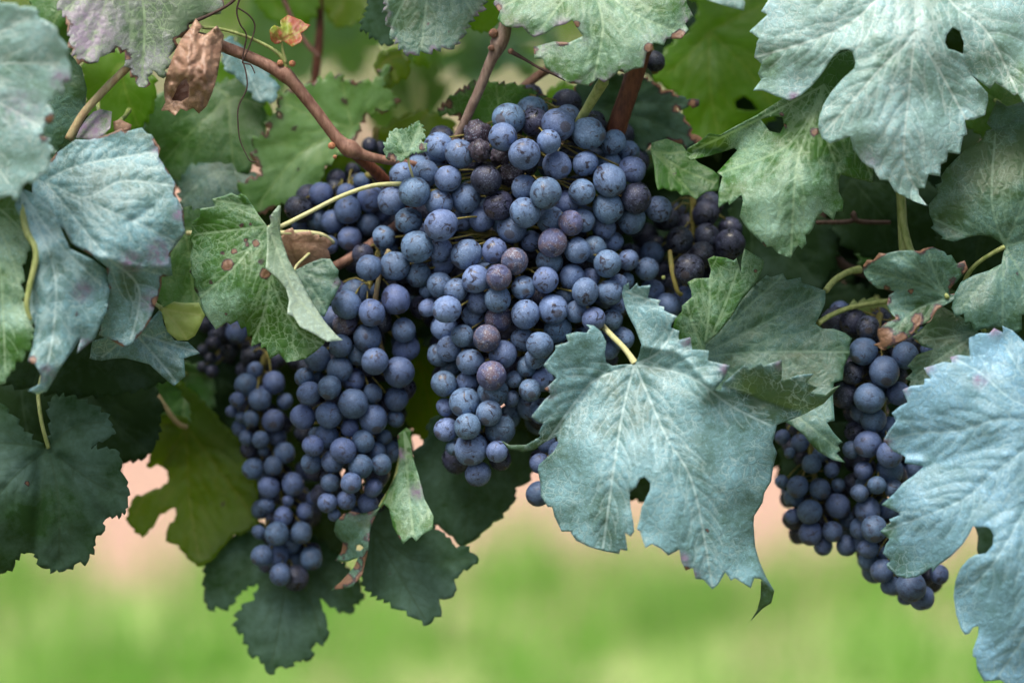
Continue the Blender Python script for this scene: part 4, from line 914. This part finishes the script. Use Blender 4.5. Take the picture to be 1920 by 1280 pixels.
def cluster(label, grapes, z0, depth, top, fill=40, kind='n', group='grape clusters on the vine', lean=0.0, seed=1):
    """grapes: (x, y, radius, how far behind its neighbours, kind) in picture pixels; depth: how far the front bulges"""
    r = random.Random(seed)
    G = [list(g) + ([0.3] if len(g) < 4 else []) for g in grapes]
    G = [g + ([kind] if len(g) < 5 else []) for g in G]
    for g in G: g[2] = min(g[2], 30.5) * (1.0 if g[3] <= .3 else (1.12 if g[3] <= 1 else 1.25))      # only part of these shows
    X = np.array([g[:3] for g in G], float)
    ys = X[:, 1]
    def span(y):
        w = np.abs(ys - y) < 75
        if not w.any(): w = np.abs(ys - y) < 200
        return (X[w, 0] - X[w, 2]).min(), (X[w, 0] + X[w, 2]).max()
    ymid = ys.mean()
    def front(x, y):
        a, b = span(y); hw = max((b - a) / 2, 20); u = np.clip((x - (a + b) / 2) / hw, -1, 1)
        R = min(hw * .85, depth)
        return z0 + lean * (y - ymid) + R * (math.sqrt(max(0, 1 - u * u)) - 1), R
    Z = np.array([front(g[0], g[1])[0] - g[3] * g[2] * 1.05 for g in G])
    n = len(G)
    for it in range(60):                                    # push overlapping grapes apart in depth
        moved = 0
        for i in range(n):
            dx = X[:, 0] - X[i, 0]; dy = X[:, 1] - X[i, 1]; rs = (X[:, 2] + X[i, 2]) * 0.955
            d2 = dx * dx + dy * dy
            for j in np.nonzero((d2 < rs * rs))[0]:
                if j <= i: continue
                need = math.sqrt(rs[j] ** 2 - d2[j]); dz = Z[i] - Z[j]
                if abs(dz) < need:
                    if abs(G[i][3] - G[j][3]) > .05: s = 1 if G[i][3] < G[j][3] else -1
                    else: s = 1 if dz >= 0 else -1
                    m = (need - s * dz) * .5
                    Z[i] += s * m * .35; Z[j] -= s * m * .85; moved += m
        if moved < 1: break
    pts = [(g[0], g[1], Z[i], g[2], g[4]) for i, g in enumerate(G)]
    # the rest of the cluster, behind the grapes one sees
    tries = 0; added = 0
    rm = float(np.median(X[:, 2]))
    while added < fill and tries < 9000:
        tries += 1
        b = G[r.randrange(n)]
        x = b[0] + r.uniform(-1, 1) * 30; y = b[1] + r.uniform(-1, 1) * 30
        a, c = span(y); w = c - a
        if w < 2.6 * rm or x < a + rm * 1.0 or x > c - rm * 1.0 or y > ys.max() - rm: continue
        fz, R = front(x, y)
        z = fz - rm * 2.0 - r.random() * max(R * 1.5, rm * 2.5)
        rr = rm * r.uniform(.85, 1.1)
        if all((x - p[0]) ** 2 + (y - p[1]) ** 2 + (z - p[2]) ** 2 > ((rr + p[3]) * .93) ** 2 for p in pts):
            pts.append((x, y, z, rr, 'd' if r.random() < .85 else kind)); added += 1  # mostly the dark skin, painting shade into the hidden grapes
    root = empty('grape_cluster', P(*top))
    base = Vector(root.location)
    zax = z0 - depth * .9
    axis = [(top[0], top[1], top[2])]
    y0, y1 = ys.min() + 20, ys.max() - 10
    for k in range(6):
        y = y0 + (y1 - y0) * k / 5
        a, c = span(y); axis.append(((a + c) / 2, y, zax + lean * (y - ymid)))
    ax3 = [P(*a) for a in axis]
    mb = MB()
    mb.tube([(p, (7 - 4.2 * i / 6) * MM) for i, p in enumerate(ax3)], 7)
    dense = [Vector(q) for q in catmull([tuple(p) for p in ax3], 6)]
    for (x, y, z, rr, kd) in pts:
        c = P(x, y, z); rad = rr * MM * (DIST - z * MM) / DIST
        near = min(dense, key=lambda q: (q - (c + Vector((0, 0, 0.008)))).length_squared)
        out = (c - near)
        if out.length < 1e-6: out = Vector((0, -1, 0))
        dirn = (out.normalized() + Vector((r.uniform(-.5, .5), r.uniform(-.5, .3), r.uniform(-.75, .1)))).normalized()
        ml = GMESH[kd]
        o = bpy.data.objects.new('grape', ml[r.randrange(len(ml))])
        col.objects.link(o); o.parent = root
        o.location = c - base
        q = (-dirn).to_track_quat('Z', 'Y')          # scar (local -Z) points out of the cluster
        o.rotation_mode = 'QUATERNION'; o.rotation_quaternion = q
        o.scale = (rad, rad, rad)
        hole = c - dirn * rad * .9
        mid = (hole + near) * .5 + Vector((0, 0, 0.003))
        mb.tube([(near, 1.6 * MM), (mid, 1.5 * MM), (hole, 2.2 * MM)], 5, smooth=2)
    mb.build('stem', M_RACH, root)
    tag(root, label, 'grape cluster', group)
    return root

A = [(954,223,27,1),(998,208,25,2),(1003,230,22,1.6,'d'),(1046,234,28,.6),(1065,220,20,2),(1103,250,31,0),(1149,267,23,1),(1177,285,18,2),(895,254,22,1.5,'s'),(823,275,25,1),(862,288,25,.5),(943,257,24,.6),(900,283,21,0,'s'),(983,289,31,0),(1029,265,23,.2),(1044,310,27,.3),(1097,307,25,.3),(1142,307,19,1.2),(1143,338,32,0),(1185,318,23,.6),
 (938,295,15,1.5,'s'),(912,337,30,0,'d'),(957,328,18,1.2,'s'),(755,330,21,1.2),(783,312,17,1.6),(815,310,18,1.6),(800,325,23,.6),(840,335,25,.2),(777,360,29,0),(735,377,24,.6),(823,380,27,.2),(873,372,25,.5),(766,414,25,.3),(827,422,30,0),(935,385,25,.5,'d'),(983,352,22,.9),(1023,362,31,0),(1091,360,25,.3),(1062,380,19,1.2),(984,398,29,0),(1140,390,26,.4),(1193,372,29,0,'d'),(1235,392,22,.8),(1185,412,25,.5),
 (903,410,23,.9),(865,413,17,1.2),(1033,413,24,.7),(1070,418,24,.2,'b'),(1093,413,20,1),(945,413,20,1.2),(960,428,25,.5),(1132,426,20,.8),(782,463,34,0),(740,499,25,.4),(785,515,21,.8),(875,477,28,.2),(927,470,24,.3),(965,490,26,.2,'b'),(825,469,18,1.2),(829,494,18,1.3),(892,523,26,0),(935,520,25,-.1,'b'),(825,534,22,.6),(855,544,22,.3),(896,566,21,.6),(933,560,23,.4),(981,539,23,.3),
 (1036,455,28,-.2,'b'),(1030,490,25,.3),(1082,469,25,.2),(1113,467,23,.5),(1023,525,25,.2),(995,452,18,.8),(1139,494,24,.4),(1072,519,22,.7),(1107,520,14,1.2),(1178,487,18,.8),(1150,453,17,1),(1213,504,20,1),(1097,547,27,0),(1143,548,24,.2),(1160,530,13,1.3),(1176,526,12,1.5),(985,589,28,0),(1037,579,28,0),(1061,555,18,1),(1080,584,19,.8),(1113,598,23,.3),(1148,599,18,.7),(1160,570,14,1.4),(1045,617,24,.7),
 (838,580,26,.2),(802,577,15,.6),(800,545,11,1.2),(888,594,21,.7),(934,597,23,.6,'b'),(833,614,23,.7),(867,629,22,.1),(913,634,26,0,'b'),(979,636,20,.6),(1012,647,26,0),(943,664,24,.4),(842,654,22,.5),(824,665,18,1.2),(882,678,25,.1),(922,704,28,-.1,'b'),(845,690,14,1.3),(833,719,25,.1),(876,717,19,.4),(924,735,26,.8),(987,687,17,1),(1003,672,18,.9),(964,711,13,1.5),(994,731,19,.7),(1018,712,19,.8),
 (871,754,25,.4),(835,763,16,.9),(917,774,24,.1),(958,746,13,1.6),(877,799,25,0),(837,805,20,.5),(938,804,26,.8),(883,840,28,.4),(932,846,19,.6),(850,840,12,1.2),(896,888,22,.5),(1016,770,22,.9),(1095,635,18,1.4),(1167,634,17,1.3),(1143,655,16,1.5),(720,445,18,1.1),(727,470,15,1.2),(1040,690,20,1.3),(1075,660,20,1.3)]
cluster('large main cluster of dusty blue grapes in the centre, a few shrivelled at its top', A, -5, 110, (1005, 200, -110), fill=170, seed=11)
B = [(650,571,25,.6),(666,550,24,1),(697,586,25,0),(742,561,27,.2),(647,607,20,.8,'b'),(623,598,20,1.5),(639,648,20,.4),(689,632,27,.2),(757,619,20,.4),(761,654,24,.9),(703,677,26,0),(748,697,30,-.1),(595,670,24,.7),(637,692,22,.6),(672,664,16,1.2),(697,543,14,2),(692,502,22,.4),
 (571,707,16,.8),(579,737,22,.3),(592,706,12,1.4),(618,726,22,.3),(662,756,29,0),(663,712,19,1),(699,737,14,1.3),(743,748,21,.9),(568,781,24,.2),(617,778,26,0),(656,802,16,.8),(700,785,27,.3),(742,785,13,1.2),(612,817,21,.9),(587,835,19,.6),(643,844,25,.1),(681,827,22,.3),(720,820,14,1),(706,846,16,.8),(584,868,18,.5),(624,865,20,.6),(676,874,21,.4),(715,870,18,.7),
 (619,905,18,.3),(658,905,20,.3),(700,914,17,.5),(614,942,19,.2),(649,936,19,.3),(690,943,18,.6),(627,965,11,1),(672,962,14,.8)]
cluster('left cluster of blue grapes just left of the main one', B, -60, 80, (712, 470, -110), fill=70, kind='m', lean=-.18, seed=12)
C = [(461,721,19,.6),(514,717,19,.7),(478,693,12,1.4),(487,749,22,.2),(445,749,13,.5),(534,752,14,.7),(434,771,10,.7),(452,782,10,.8),(471,785,14,.4),(512,788,22,.1),(462,820,13,.5),(489,824,15,.5),(533,848,18,.5),(494,845,9,1),(475,878,20,.2),(512,873,16,.5),(504,913,21,.1),(549,907,19,.4),(500,947,14,.6),(540,938,10,1),(531,967,16,.5),(572,958,14,.8),(587,934,12,1.2),(486,997,13,.5),(519,1000,23,0),(565,998,20,.3),(491,1041,20,.2),(517,1042,22,.5),(583,1046,19,.8),(526,1076,21,.3),(555,1083,22,.5,'d'),(520,820,14,1.4),(545,1020,16,1.2),(550,1050,16,1.2)]
cluster('lowest left cluster of slightly blurred grapes above the dark pointed leaf', C, -190, 70, (505, 660, -240), fill=40, kind='m', lean=.05, seed=13)
Dg = [(652,393,26,.2),(695,373,23,.4),(624,416,20,.7),(656,447,23,0),(617,459,16,.4),(691,421,20,.6),(561,392,25,.9,'d'),(597,414,18,1.2),(602,364,18,1.5),(650,362,15,1.4),(678,340,13,1.2),(561,420,12,1.5),(734,445,14,1),(585,440,14,1.4),(715,400,16,1.2)]
cluster('small group of soft-focus grapes behind the pale curved leaf stalk, upper left', Dg, -130, 60, (700, 325, -150), fill=18, kind='m', seed=14)
E = [(400,643,14,.3),(411,627,17,.7),(444,622,21,.2,'m'),(478,663,15,.5),(388,607,15,.8),(395,671,10,.5),(380,688,10,.6),(398,696,11,.4),(480,694,13,.7),(520,672,15,.6),(555,675,16,.6),(430,655,14,1.2),(368,560,14,1),(375,585,14,1.2),(500,640,16,1.3)]
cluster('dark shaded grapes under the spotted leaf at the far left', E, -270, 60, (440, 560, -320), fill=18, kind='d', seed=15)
Fg = [(1275,450,26,.2),(1325,445,22,.6),(1369,457,26,.5),(1292,504,29,0),(1316,478,22,.5),(1323,400,25,.8),(1330,384,20,1.2),(1223,475,18,1.5,'m'),(1223,545,20,.6,'m'),(1252,573,22,.5,'m'),(1284,560,20,.7,'m'),(1240,505,15,1.6),(1215,575,16,1.1,'m'),(1290,420,18,1.6),(1260,530,16,1.6),(1350,500,20,1.2),(1255,410,15,1.4)]
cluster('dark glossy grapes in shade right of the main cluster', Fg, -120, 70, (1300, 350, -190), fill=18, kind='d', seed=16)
Gg = [(1619,658,26,.3),(1658,696,29,0),(1598,699,21,.3,'d'),(1630,746,29,0),(1697,666,23,.5),(1739,654,12,1),(1583,740,22,.5,'d'),(1684,737,20,.6),(1627,613,18,1.5,'d'),(1568,602,22,2,'d'),(1600,603,20,2,'d'),(1638,787,22,.7),(1627,832,25,.3),(1597,843,16,.7),(1668,851,25,.2),(1619,882,16,.5),(1668,881,23,.6),(1644,909,18,.3),(1612,924,18,.3),(1676,916,16,.6),(1627,956,22,.5),(1717,877,16,1),
 (1639,991,25,.2),(1613,989,18,.6),(1628,1028,18,.6),(1628,1051,17,.8),(1654,1069,22,.2),(1670,1097,17,.6),(1708,1099,29,0),(1728,1120,22,.4),(1761,1076,16,.6),(1664,953,18,.7),(1657,1038,16,.9),(1698,1120,14,1),(1665,800,18,1.2),(1690,960,18,1),(1690,1020,20,.9),(1720,1050,20,.9)]
cluster('long cluster of dark blue grapes at the right, half behind the powder-blue leaf', Gg, -70, 70, (1650, 590, -130), fill=60, kind='m', lean=-.12, seed=17)
H = [(1522,869,19,.3),(1559,881,13,.6),(1496,912,20,.3),(1537,916,20,.2),(1572,909,12,.7),(1488,931,17,.6),(1518,959,24,.1),(1571,948,23,.1),(1467,819,11,1.2),(1481,849,9,1),(1466,903,12,1),(1486,967,13,.9),(1561,996,19,.2),(1520,999,20,.5),(1543,1022,16,.8),(1587,1022,19,.3),(1500,830,14,1.4),(1540,850,14,1.4),(1590,975,14,1.2)]
cluster('small dark cluster beside the right edge of the large front leaf', H, -140, 60, (1500, 790, -190), fill=24, kind='m', seed=18)
Jg = [(1012,868,19,.3),(1010,925,23,.2),(1045,900,22,.5),(1050,850,20,.6),(1025,830,16,1),(1055,945,18,.7),(1085,880,22,.8)]
cluster('few grapes showing at the left edge of the large front leaf', Jg, -40, 40, (1060, 790, -90), fill=2, kind='m', seed=19)
sg = cluster('single black grape under the torn top centre leaf', [(1228,115,19,0)], -120, 20, (1215, 70, -130), fill=0, kind='d', seed=20)
sg2 = cluster('pair of grapes glimpsed behind the cane node left of the main cluster', [(693,272,15,0),(712,279,13,.6)], -250, 20, (705, 240, -260), fill=0, kind='d', seed=21)
# ------------------------------------------------------------------ canes, stalks and tendrils
def cane(label, pts, mat, name='vine_cane', cat='cane', sides=12, jitter=.06, nodes=(), seed=1, nmat=None, group='canes of the vine'):
    root = empty(name, P(*pts[0][:3]))
    mb = MB()
    mb.tube([(P(*p[:3]), p[3] * MM * (.88 if name == 'vine_cane' else 1)) for p in pts], sides, jitter, seed)
    mb.build('shaft', mat, root)
    for (x, y, z, rr) in nodes:                              # buds and scars on the nodes
        nb = MB()
        a = P(x, y, z); dirn = Vector((rnd.uniform(-.3, .3), -.6, .6)).normalized() * rr * MM
        nb.tube([(a - dirn * .6, rr * .85 * MM), (a, rr * MM), (a + dirn * .6, rr * .7 * MM), (a + dirn, rr * .15 * MM)], 8, .25, int(x))
        nb.build('bud', nmat or mat, root)
    tag(root, label, cat, group)
    return root
M_BUD = stem_material('bud_rust', (0.36, 0.14, 0.06), (0.45, 0.22, 0.12))
cane('brown diagonal cane from the dead leaf down to the main cluster',
     [(330,62,-10,8),(380,72,-12,12),(430,92,-15,12.5),(480,112,-18,12.5),(515,130,-20,14),(535,141,-20,17),(552,158,-22,13.5),(590,205,-28,12.5),(620,245,-34,12.5),(640,268,-38,15),(658,280,-40,20),(680,290,-46,12),(720,300,-60,9.5),(770,308,-90,9),(830,318,-130,9)],
     M_CANE, nodes=[(525,118,-8,6),(548,119,-6,6.5),(622,273,-28,7),(628,294,-30,4)], nmat=M_BUD, seed=3)
cane('dark reddish cane running behind the upper left grapes', [(650,275,-60,14),(680,300,-80,13),(715,332,-110,13),(760,380,-160,13),(800,450,-200,13)], M_CANED, seed=4)
cane('grey cane slanting down into the top of the main cluster',
     [(962,-20,-20,10),(952,20,-20,11),(945,60,-20,16),(935,82,-22,19),(930,95,-24,15),(918,120,-30,11.5),(900,165,-45,11),(880,210,-60,10.5),(862,250,-75,10.5),(840,290,-100,10)],
     M_CANEG, nodes=[(925,62,-6,9),(958,96,-15,6),(921,90,-10,6)], nmat=M_CANE, seed=5)
cane('thick red-brown upright cane behind the top centre leaf', [(1205,90,-80,21),(1190,140,-85,21),(1175,185,-90,21),(1158,235,-98,22),(1140,300,-120,22)], M_CANED, seed=6)
cane('brown woody cane crossing behind the left cluster', [(760,410,-110,11),(725,437,-115,11),(690,462,-118,11),(650,488,-120,11),(610,510,-130,11)], M_CANE, seed=7)
cane('blurred brown cane at the top between leaf and cluster', [(980,165,-170,10),(1005,145,-170,10),(1035,125,-170,10),(1060,105,-175,10)], M_CANE, seed=8)
cane('blurred thin upright cane in the background at the upper left', [(597,-40,-420,9),(600,40,-420,9),(596,100,-420,11),(590,160,-420,9),(588,240,-420,9)], M_CANED, seed=9)
cane('blurred shoot beside the upright background cane', [(520,-30,-330,6),(560,60,-330,6),(600,110,-330,6)], M_CANE, seed=10)
cane('tan stalk slanting at the upper left beside the foreground leaves', [(250,118,60,7),(225,140,65,7.5),(190,175,72,7.5),(155,215,80,7.5),(128,262,85,8)], M_PETR, name='leaf_stalk', cat='stalk', seed=11)
cane('upright green stem below the upper right leaf tip', [(1686,330,-70,9),(1690,380,-70,9),(1693,440,-68,9.5),(1695,480,-66,9),(1698,540,-80,8)], M_PET, name='green_stem', cat='stem', seed=12)
cane('yellow-green stem crossing the grapes at the right', [(1534,606,-40,6),(1560,590,-60,5),(1600,575,-80,5),(1660,565,-100,5),(1700,560,-140,5)], M_PET, name='green_stem', cat='stem', seed=13)
cane('short green stem at the right above the dull folded leaf', [(1548,545,-60,6),(1565,525,-80,6),(1590,510,-100,6),(1612,505,-120,8)], M_PET, name='green_stem', cat='stem', seed=14)
cane('dark rusty old cane in the shade at the right', [(1540,380,-230,8),(1548,440,-235,9),(1580,495,-240,10),(1640,520,-240,10),(1700,560,-250,10)], M_WIRE, seed=15)
cane('thin brown twig lying across the shade at the right', [(1530,417,-140,4),(1595,415,-140,5),(1600,400,-138,6),(1610,415,-140,5),(1670,417,-140,4)], M_WIRE, name='twig', cat='twig', seed=16)
cane('green stalk standing among the left cluster grapes', [(730,468,-62,5),(716,500,-66,5),(708,535,-68,5),(704,575,-75,5),(712,640,-110,5),(722,672,-110,5)], M_PETR, name='green_stem', cat='stem', seed=17)
cane('thin dark tendril from the grey cane to the torn leaf', [(958,97,-16,5),(985,112,-5,3.2),(1010,127,8,2.8),(1035,138,20,2.8),(1060,150,35,2.5)], M_WIRE, name='tendril', cat='tendril', seed=18, sides=6, group='dry tendrils')
cane('thin wavy dry tendril dangling below the diagonal cane',
     [(452,-10,20,2.2),(444,20,18,1.8),(450,45,14,1.6),(462,65,8,1.6),(458,92,2,1.6),(455,112,0,1.6),(461,135,0,1.5),(463,165,2,1.5),(448,198,5,1.5),(446,225,4,1.4),(450,262,3,1.3),(462,290,5,1.2),(470,302,6,1.2),(482,304,7,1.2)], M_WIRE, name='tendril', cat='tendril', seed=19, sides=5, group='dry tendrils')
cane('second dry tendril looping over the diagonal cane', [(446,15,22,1.8),(468,30,14,1.6),(478,50,6,1.6),(470,80,4,1.5),(460,105,2,1.5),(455,118,-2,1.6),(470,122,0,1.4),(478,138,0,1.2)], M_WIRE, name='tendril', cat='tendril', seed=20, sides=5, group='dry tendrils')
cane('dark dry tendril at the top edge above the dead leaf', [(338,47,40,3.5),(365,40,42,3.5),(400,25,45,3),(430,8,48,3),(450,-12,50,3)], M_WIRE, name='tendril', cat='tendril', seed=21, sides=6, group='dry tendrils')
cane('branched yellow-green fruit stalk in the shade right of the main cluster', [(1256,470,-100,4),(1258,490,-90,5),(1262,515,-84,5),(1270,545,-88,4.5),(1278,552,-95,4)], M_RACH, name='fruit_stalk', cat='stalk', seed=22, nodes=[(1244,520,-88,4)], nmat=M_PET)

cane('pale leaf stalk running level behind the spotted leaf', [(350,437,-70,5),(420,436,-60,5),(520,437,-45,5),(570,436,-50,5),(605,441,-60,4.5),(625,455,-80,4.5)], M_PETP, name='leaf_stalk', cat='stalk', seed=31)
# ------------------------------------------------------------------ the rest of the row: foliage above the frame and far rows
def foliage(name, label, n, box, size, mat, seed, facing=0.6):
    """a mass of five-lobed leaves spread through a box (x0, x1, y0, y1, z0, z1)"""
    r = random.Random(seed)
    base = []
    for k in range(40):
        a = 2 * math.pi * k / 40
        rad = 0.62 + 0.30 * abs(math.cos(2.5 * (a - math.pi / 2))) + (0.06 if k % 2 else -0.03)
        if abs(a - 1.5 * math.pi) < .3: rad *= .35
        base.append((math.cos(a) * rad, math.sin(a) * rad))
    V, F = [], []
    for i in range(n):
        s = size * r.uniform(.7, 1.2)
        loc = box(r) if callable(box) else Vector((r.uniform(*box[:2]), r.uniform(*box[2:4]), r.uniform(*box[4:])))
        nrm = Vector((r.gauss(0, .6), r.gauss(-facing, .6), r.gauss(.5, .5))).normalized()
        rot = nrm.to_track_quat('Z', 'Y').to_matrix() @ Matrix.Rotation(r.uniform(0, 6.28), 3, 'Z')
        b = len(V); fold = r.uniform(.05, .35)
        V.append(tuple(loc))
        for (x, y) in base:
            V.append(tuple(loc + rot @ Vector((x * s, y * s, (abs(x) * fold - (x * x + y * y) * .18) * s))))
        for k in range(40): F.append((b, b + 1 + k, b + 1 + (k + 1) % 40))
    o = mesh_obj(name, V, F, mat)
    me = o.data
    at = me.attributes.new('rest', 'FLOAT_VECTOR', 'POINT')
    co = np.array(V, np.float32) / (100 * MM); at.data.foreach_set('vector', co.ravel())
    for nm, val in (('d1', 99), ('d2', 99)):
        a = me.attributes.new(nm, 'FLOAT', 'POINT'); a.data.foreach_set('value', np.full(len(V), val, np.float32))
    tag(o, label, 'foliage', kind='stuff')
    return o
foliage('vine_foliage', 'mass of vine leaves above the picture and deep in the row', 150, (-.75, .75, .04, .42, .98, 1.35), .062, LM['dull'], 31)  # canopy out of frame, put in to shade the row from above
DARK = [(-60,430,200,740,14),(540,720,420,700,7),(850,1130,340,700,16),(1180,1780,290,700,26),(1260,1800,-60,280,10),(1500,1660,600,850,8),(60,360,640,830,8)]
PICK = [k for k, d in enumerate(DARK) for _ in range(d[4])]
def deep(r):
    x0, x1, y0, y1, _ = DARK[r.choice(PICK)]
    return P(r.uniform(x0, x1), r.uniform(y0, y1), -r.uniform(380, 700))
foliage('shaded_foliage', 'dense dark foliage deep inside the row behind the clusters', 170, deep, .034, LM['deep'], 32)  # dark backing added to blacken the gaps, shade painted in its colour
foliage('far_vine_row', 'distant blurred row of vines beyond the open ground', 1500, (-6, 6, 9.0, 9.7, .52, 1.7), .10, LM['lit'], 33)

def gap(r):
    x0, x1, y0, y1 = r.choice([(470, 700, -60, 70), (470, 640, 20, 150), (640, 900, -40, 60), (880, 1000, -30, 130), (690, 840, 150, 230)])
    return P(r.uniform(x0, x1), r.uniform(y0, y1), -r.uniform(900, 2200))
foliage('blurred_foliage', 'soft blurred green leaves of the same row far behind the canes', 22, gap, .032, LM['bright'], 34)
